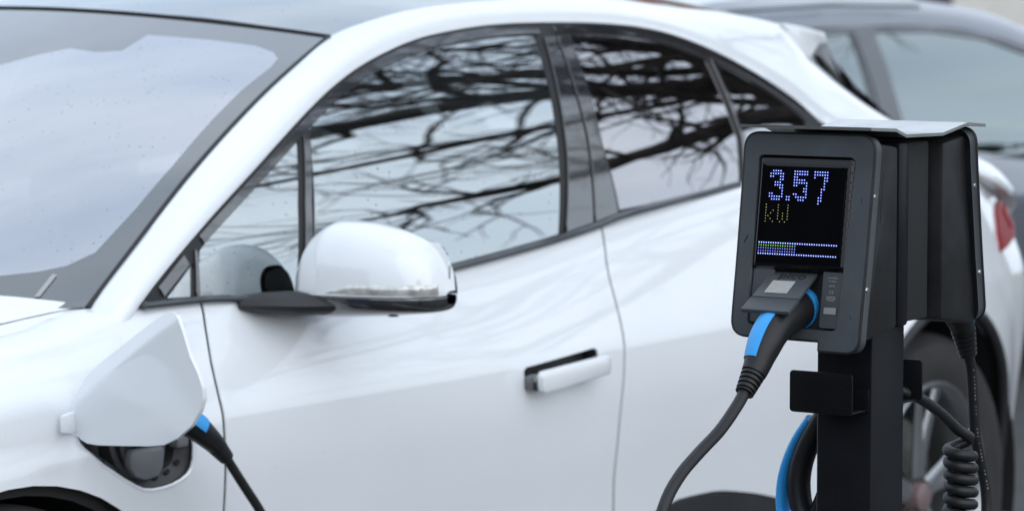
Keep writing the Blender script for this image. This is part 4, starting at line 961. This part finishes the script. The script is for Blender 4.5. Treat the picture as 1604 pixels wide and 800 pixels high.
# ------------------------------------------------------------------ bare tree, hedges, kerb and house round the car park
def limb(p, d, L, r0, r1, n=10, wob=.16, droop=0.0):
    p = np.array(p, float); d = unit(d); pts = [p.copy()]; st = L / n
    for i in range(n):
        d = unit(d + RNG.normal(0, wob, 3) * (1, 1, .7) + np.array((0, 0, -droop * (i / n))))
        p = p + d * st; pts.append(p.copy())
    return np.array(pts), np.linspace(r0, r1, n + 1)
def bare_tree(base, label, h_trunk, limbs, seed, r_t=.42, twig_lv=3):
    global RNG
    RNG = np.random.default_rng(seed)
    t = thing('bare_tree', label, 'tree', base, 'bare trees round the car park'); b0 = np.array(base, float)
    tp = np.array([b0 + (0, 0, -.1), b0 + (.02, .0, .4), b0 + (.05, -.03, 1.5), b0 + (.0, .05, 3.0), b0 + (-.05, .0, h_trunk)])
    add('trunk', *tube(catmull(tp, 14), np.array(np.linspace(r_t * 1.35, r_t * .6, 14)), 14), 'bark', t)
    tw = MB()
    for (z, az, el, L, r) in limbs:
        d = (math.cos(R(az)) * math.cos(R(el)), math.sin(R(az)) * math.cos(R(el)), math.sin(R(el)))
        pts, rr = limb(b0 + (0, 0, z + .45), d, L, r, r * .20, 14, .19, .015)
        br = MB().add(*tube(pts, rr, 8))
        for i in range(3, 15):
            for _ in range(1 if i % 2 else 2):
                dd = unit(pts[min(14, i)] - pts[i - 1]); sd = unit(dd + RNG.normal(0, .65, 3) * (1, 1, .6))
                p2, r2 = limb(pts[min(14, i)], sd, L * .34 * (1.15 - i / 18), rr[min(14, i)] * .42 + .006, .006, 8, .27, .03)
                br.add(*tube(p2, r2, 6))
                for j in range(1, 9, 2 if i < 9 else 1):
                    for _ in range(1):
                        d3 = unit(unit(p2[j] - p2[j - 1]) + RNG.normal(0, .7, 3) * (1, 1, .6))
                        p3, r3 = limb(p2[j], d3, .45 + RNG.random() * .85, .012, .004, 5, .25, .04)
                        tw.add(*tube(p3, r3, 4, caps=False))
                        if twig_lv > 2:
                            for q in (3,):
                                d4 = unit(unit(p3[q] - p3[q - 1]) + RNG.normal(0, .7, 3)); p4, r4 = limb(p3[q], d4, .25 + RNG.random() * .35, .006, .003, 3, .2, .1)
                                tw.add(*tube(p4, r4, 3, caps=False))
        br.build('branch', 'bark', t)
    tw.build('twigs', 'twig', t, smooth=False, kind='stuff')
    return t
bare_tree((12.2, -2.0, 0), 'big spreading bare tree beside the car park, mirrored in the car windows', 5.7,
          [(3.3, 218, 10, 7.4, .10), (4.0, 238, 13, 7.0, .085), (3.9, 200, 14, 7.2, .22), (3.0, 186, 34, 5.0, .30), (2.9, 170, 20, 5.0, .24), (4.5, 226, 15, 7.8, .11), (4.6, 182, 16, 6.5, .18), (5.1, 208, 26, 6.8, .16), (5.1, 150, 30, 5.5, .14), (5.1, 280, 30, 5.0, .12), (4.6, 90, 25, 4.5, .12), (5.0, 20, 35, 4.5, .12), (3.6, 168, 14, 5.5, .16)], 11, r_t=.62)
RNG = np.random.default_rng(5)
def hedge(x0, y0, x1, y1, h, w, label, m, grp, n=2600, leaf=.09):
    L = math.hypot(x1 - x0, y1 - y0); a = math.atan2(y1 - y0, x1 - x0)
    t = thing('hedge', label, 'hedge', ((x0 + x1) / 2, (y0 + y1) / 2, 0), grp)
    c, s = math.cos(a), math.sin(a); v = []; f = []
    top = lambda q: h * (1 + .10 * math.sin(q * 1.3) + .07 * math.sin(q * 3.1 + 1))
    for _ in range(int(n)):
        q = RNG.random() * L; hh = top(q); k = RNG.random(); 
        if k < .6: lx, z = (w / 2) * (1 if RNG.random() < .5 else -1) * (.9 + .2 * RNG.random()), RNG.random() * hh
        else: lx, z = (RNG.random() - .5) * w, hh * (.9 + .16 * RNG.random())
        p = np.array((x0 + c * q - s * lx, y0 + s * q + c * lx, z)); e1 = unit(RNG.normal(0, 1, 3)) * leaf * 2.2; e2 = unit(RNG.normal(0, 1, 3)) * leaf * 1.6
        i = len(v); v += [p - e1, p + e2, p + e1, p - e2]; f.append((i, i + 1, i + 2, i + 3))
    add('foliage', v, f, m, t, False, kind='stuff')
    P = np.array([[(x0 + c * q - s * lx, y0 + s * q + c * lx, z) for lx, z in ((-w * .42, 0), (-w * .42, top(q) * .93), (w * .42, top(q) * .93), (w * .42, 0))] for q in np.linspace(0, L, 30)])
    add('hedge_core', *grid(P), m, t, False)
    return t
hedge(19, -9.5, 27, -1, 3.4, 1.4, 'tall dark hedge beyond the bare tree', 'hedge_leaf', 'hedges round the car park', 5000)
hedge(4, 15.5, 16.5, 24, 2.0, 1.2, 'brown winter hedge behind the white car roof at upper left', 'hedge_brown', 'hedges round the car park', 4000)
hedge(22, 12.5, 44, 13.2, .80, 1.0, 'low pale green hedge in front of the pale house', 'dry_hedge', 'hedges round the car park', 4000)
hedge(-17, 0, -7, 17, 4.6, 2.2, 'unseen tall evergreen screen, added to darken the reflection in the charger display', 'hedge_leaf', 'hedges round the car park', 9000, .16)  # out of view, put in so the display glass mirrors something dark
hs = thing('house', 'pale rendered house beyond the low hedge at upper right', 'house', (42, 22, 0))
add('wall', *rbox((42, 22, 2.8), (16, 8, 5.6), 0), 'render_wall', hs, False)
rfh = add('roof', [(33.5, 17.5, 5.5), (50.5, 17.5, 5.5), (50.5, 26.5, 5.5), (33.5, 26.5, 5.5), (34, 22, 8.8), (50, 22, 8.8)], [(0, 1, 5, 4), (2, 3, 4, 5), (1, 2, 5), (3, 0, 4)], 'roof_tile', hs, False)
for x in (36, 40, 44, 48):
    for z in (2.6, 4.6):
        w = add('window', *rbox((x, 17.99, z), (1.3, .10, 1.3), .01), 'window_frame_white', hs, False); add('pane', *rbox((x, 17.93, z), (1.1, .04, 1.1), 0), 'house_glass', w, False)
add('door', *rbox((38, 17.99, 1.05), (1.0, .12, 2.1), .01), 'grey_trim', hs, False)
gr = add('grass_verge', [(14, -60, .10), (90, -60, .10), (90, 12, .10), (14, 12, .10), (14, 12, -.02), (14, -60, -.02)], [(0, 1, 2, 3), (0, 3, 4, 5)], 'grass', smooth=False); gr['kind'] = 'structure'
k_ = add('kerb', *rbox((13.93, -24, .06), (.14, 72, .13), .015), 'kerb_stone', smooth=False); k_['kind'] = 'structure'
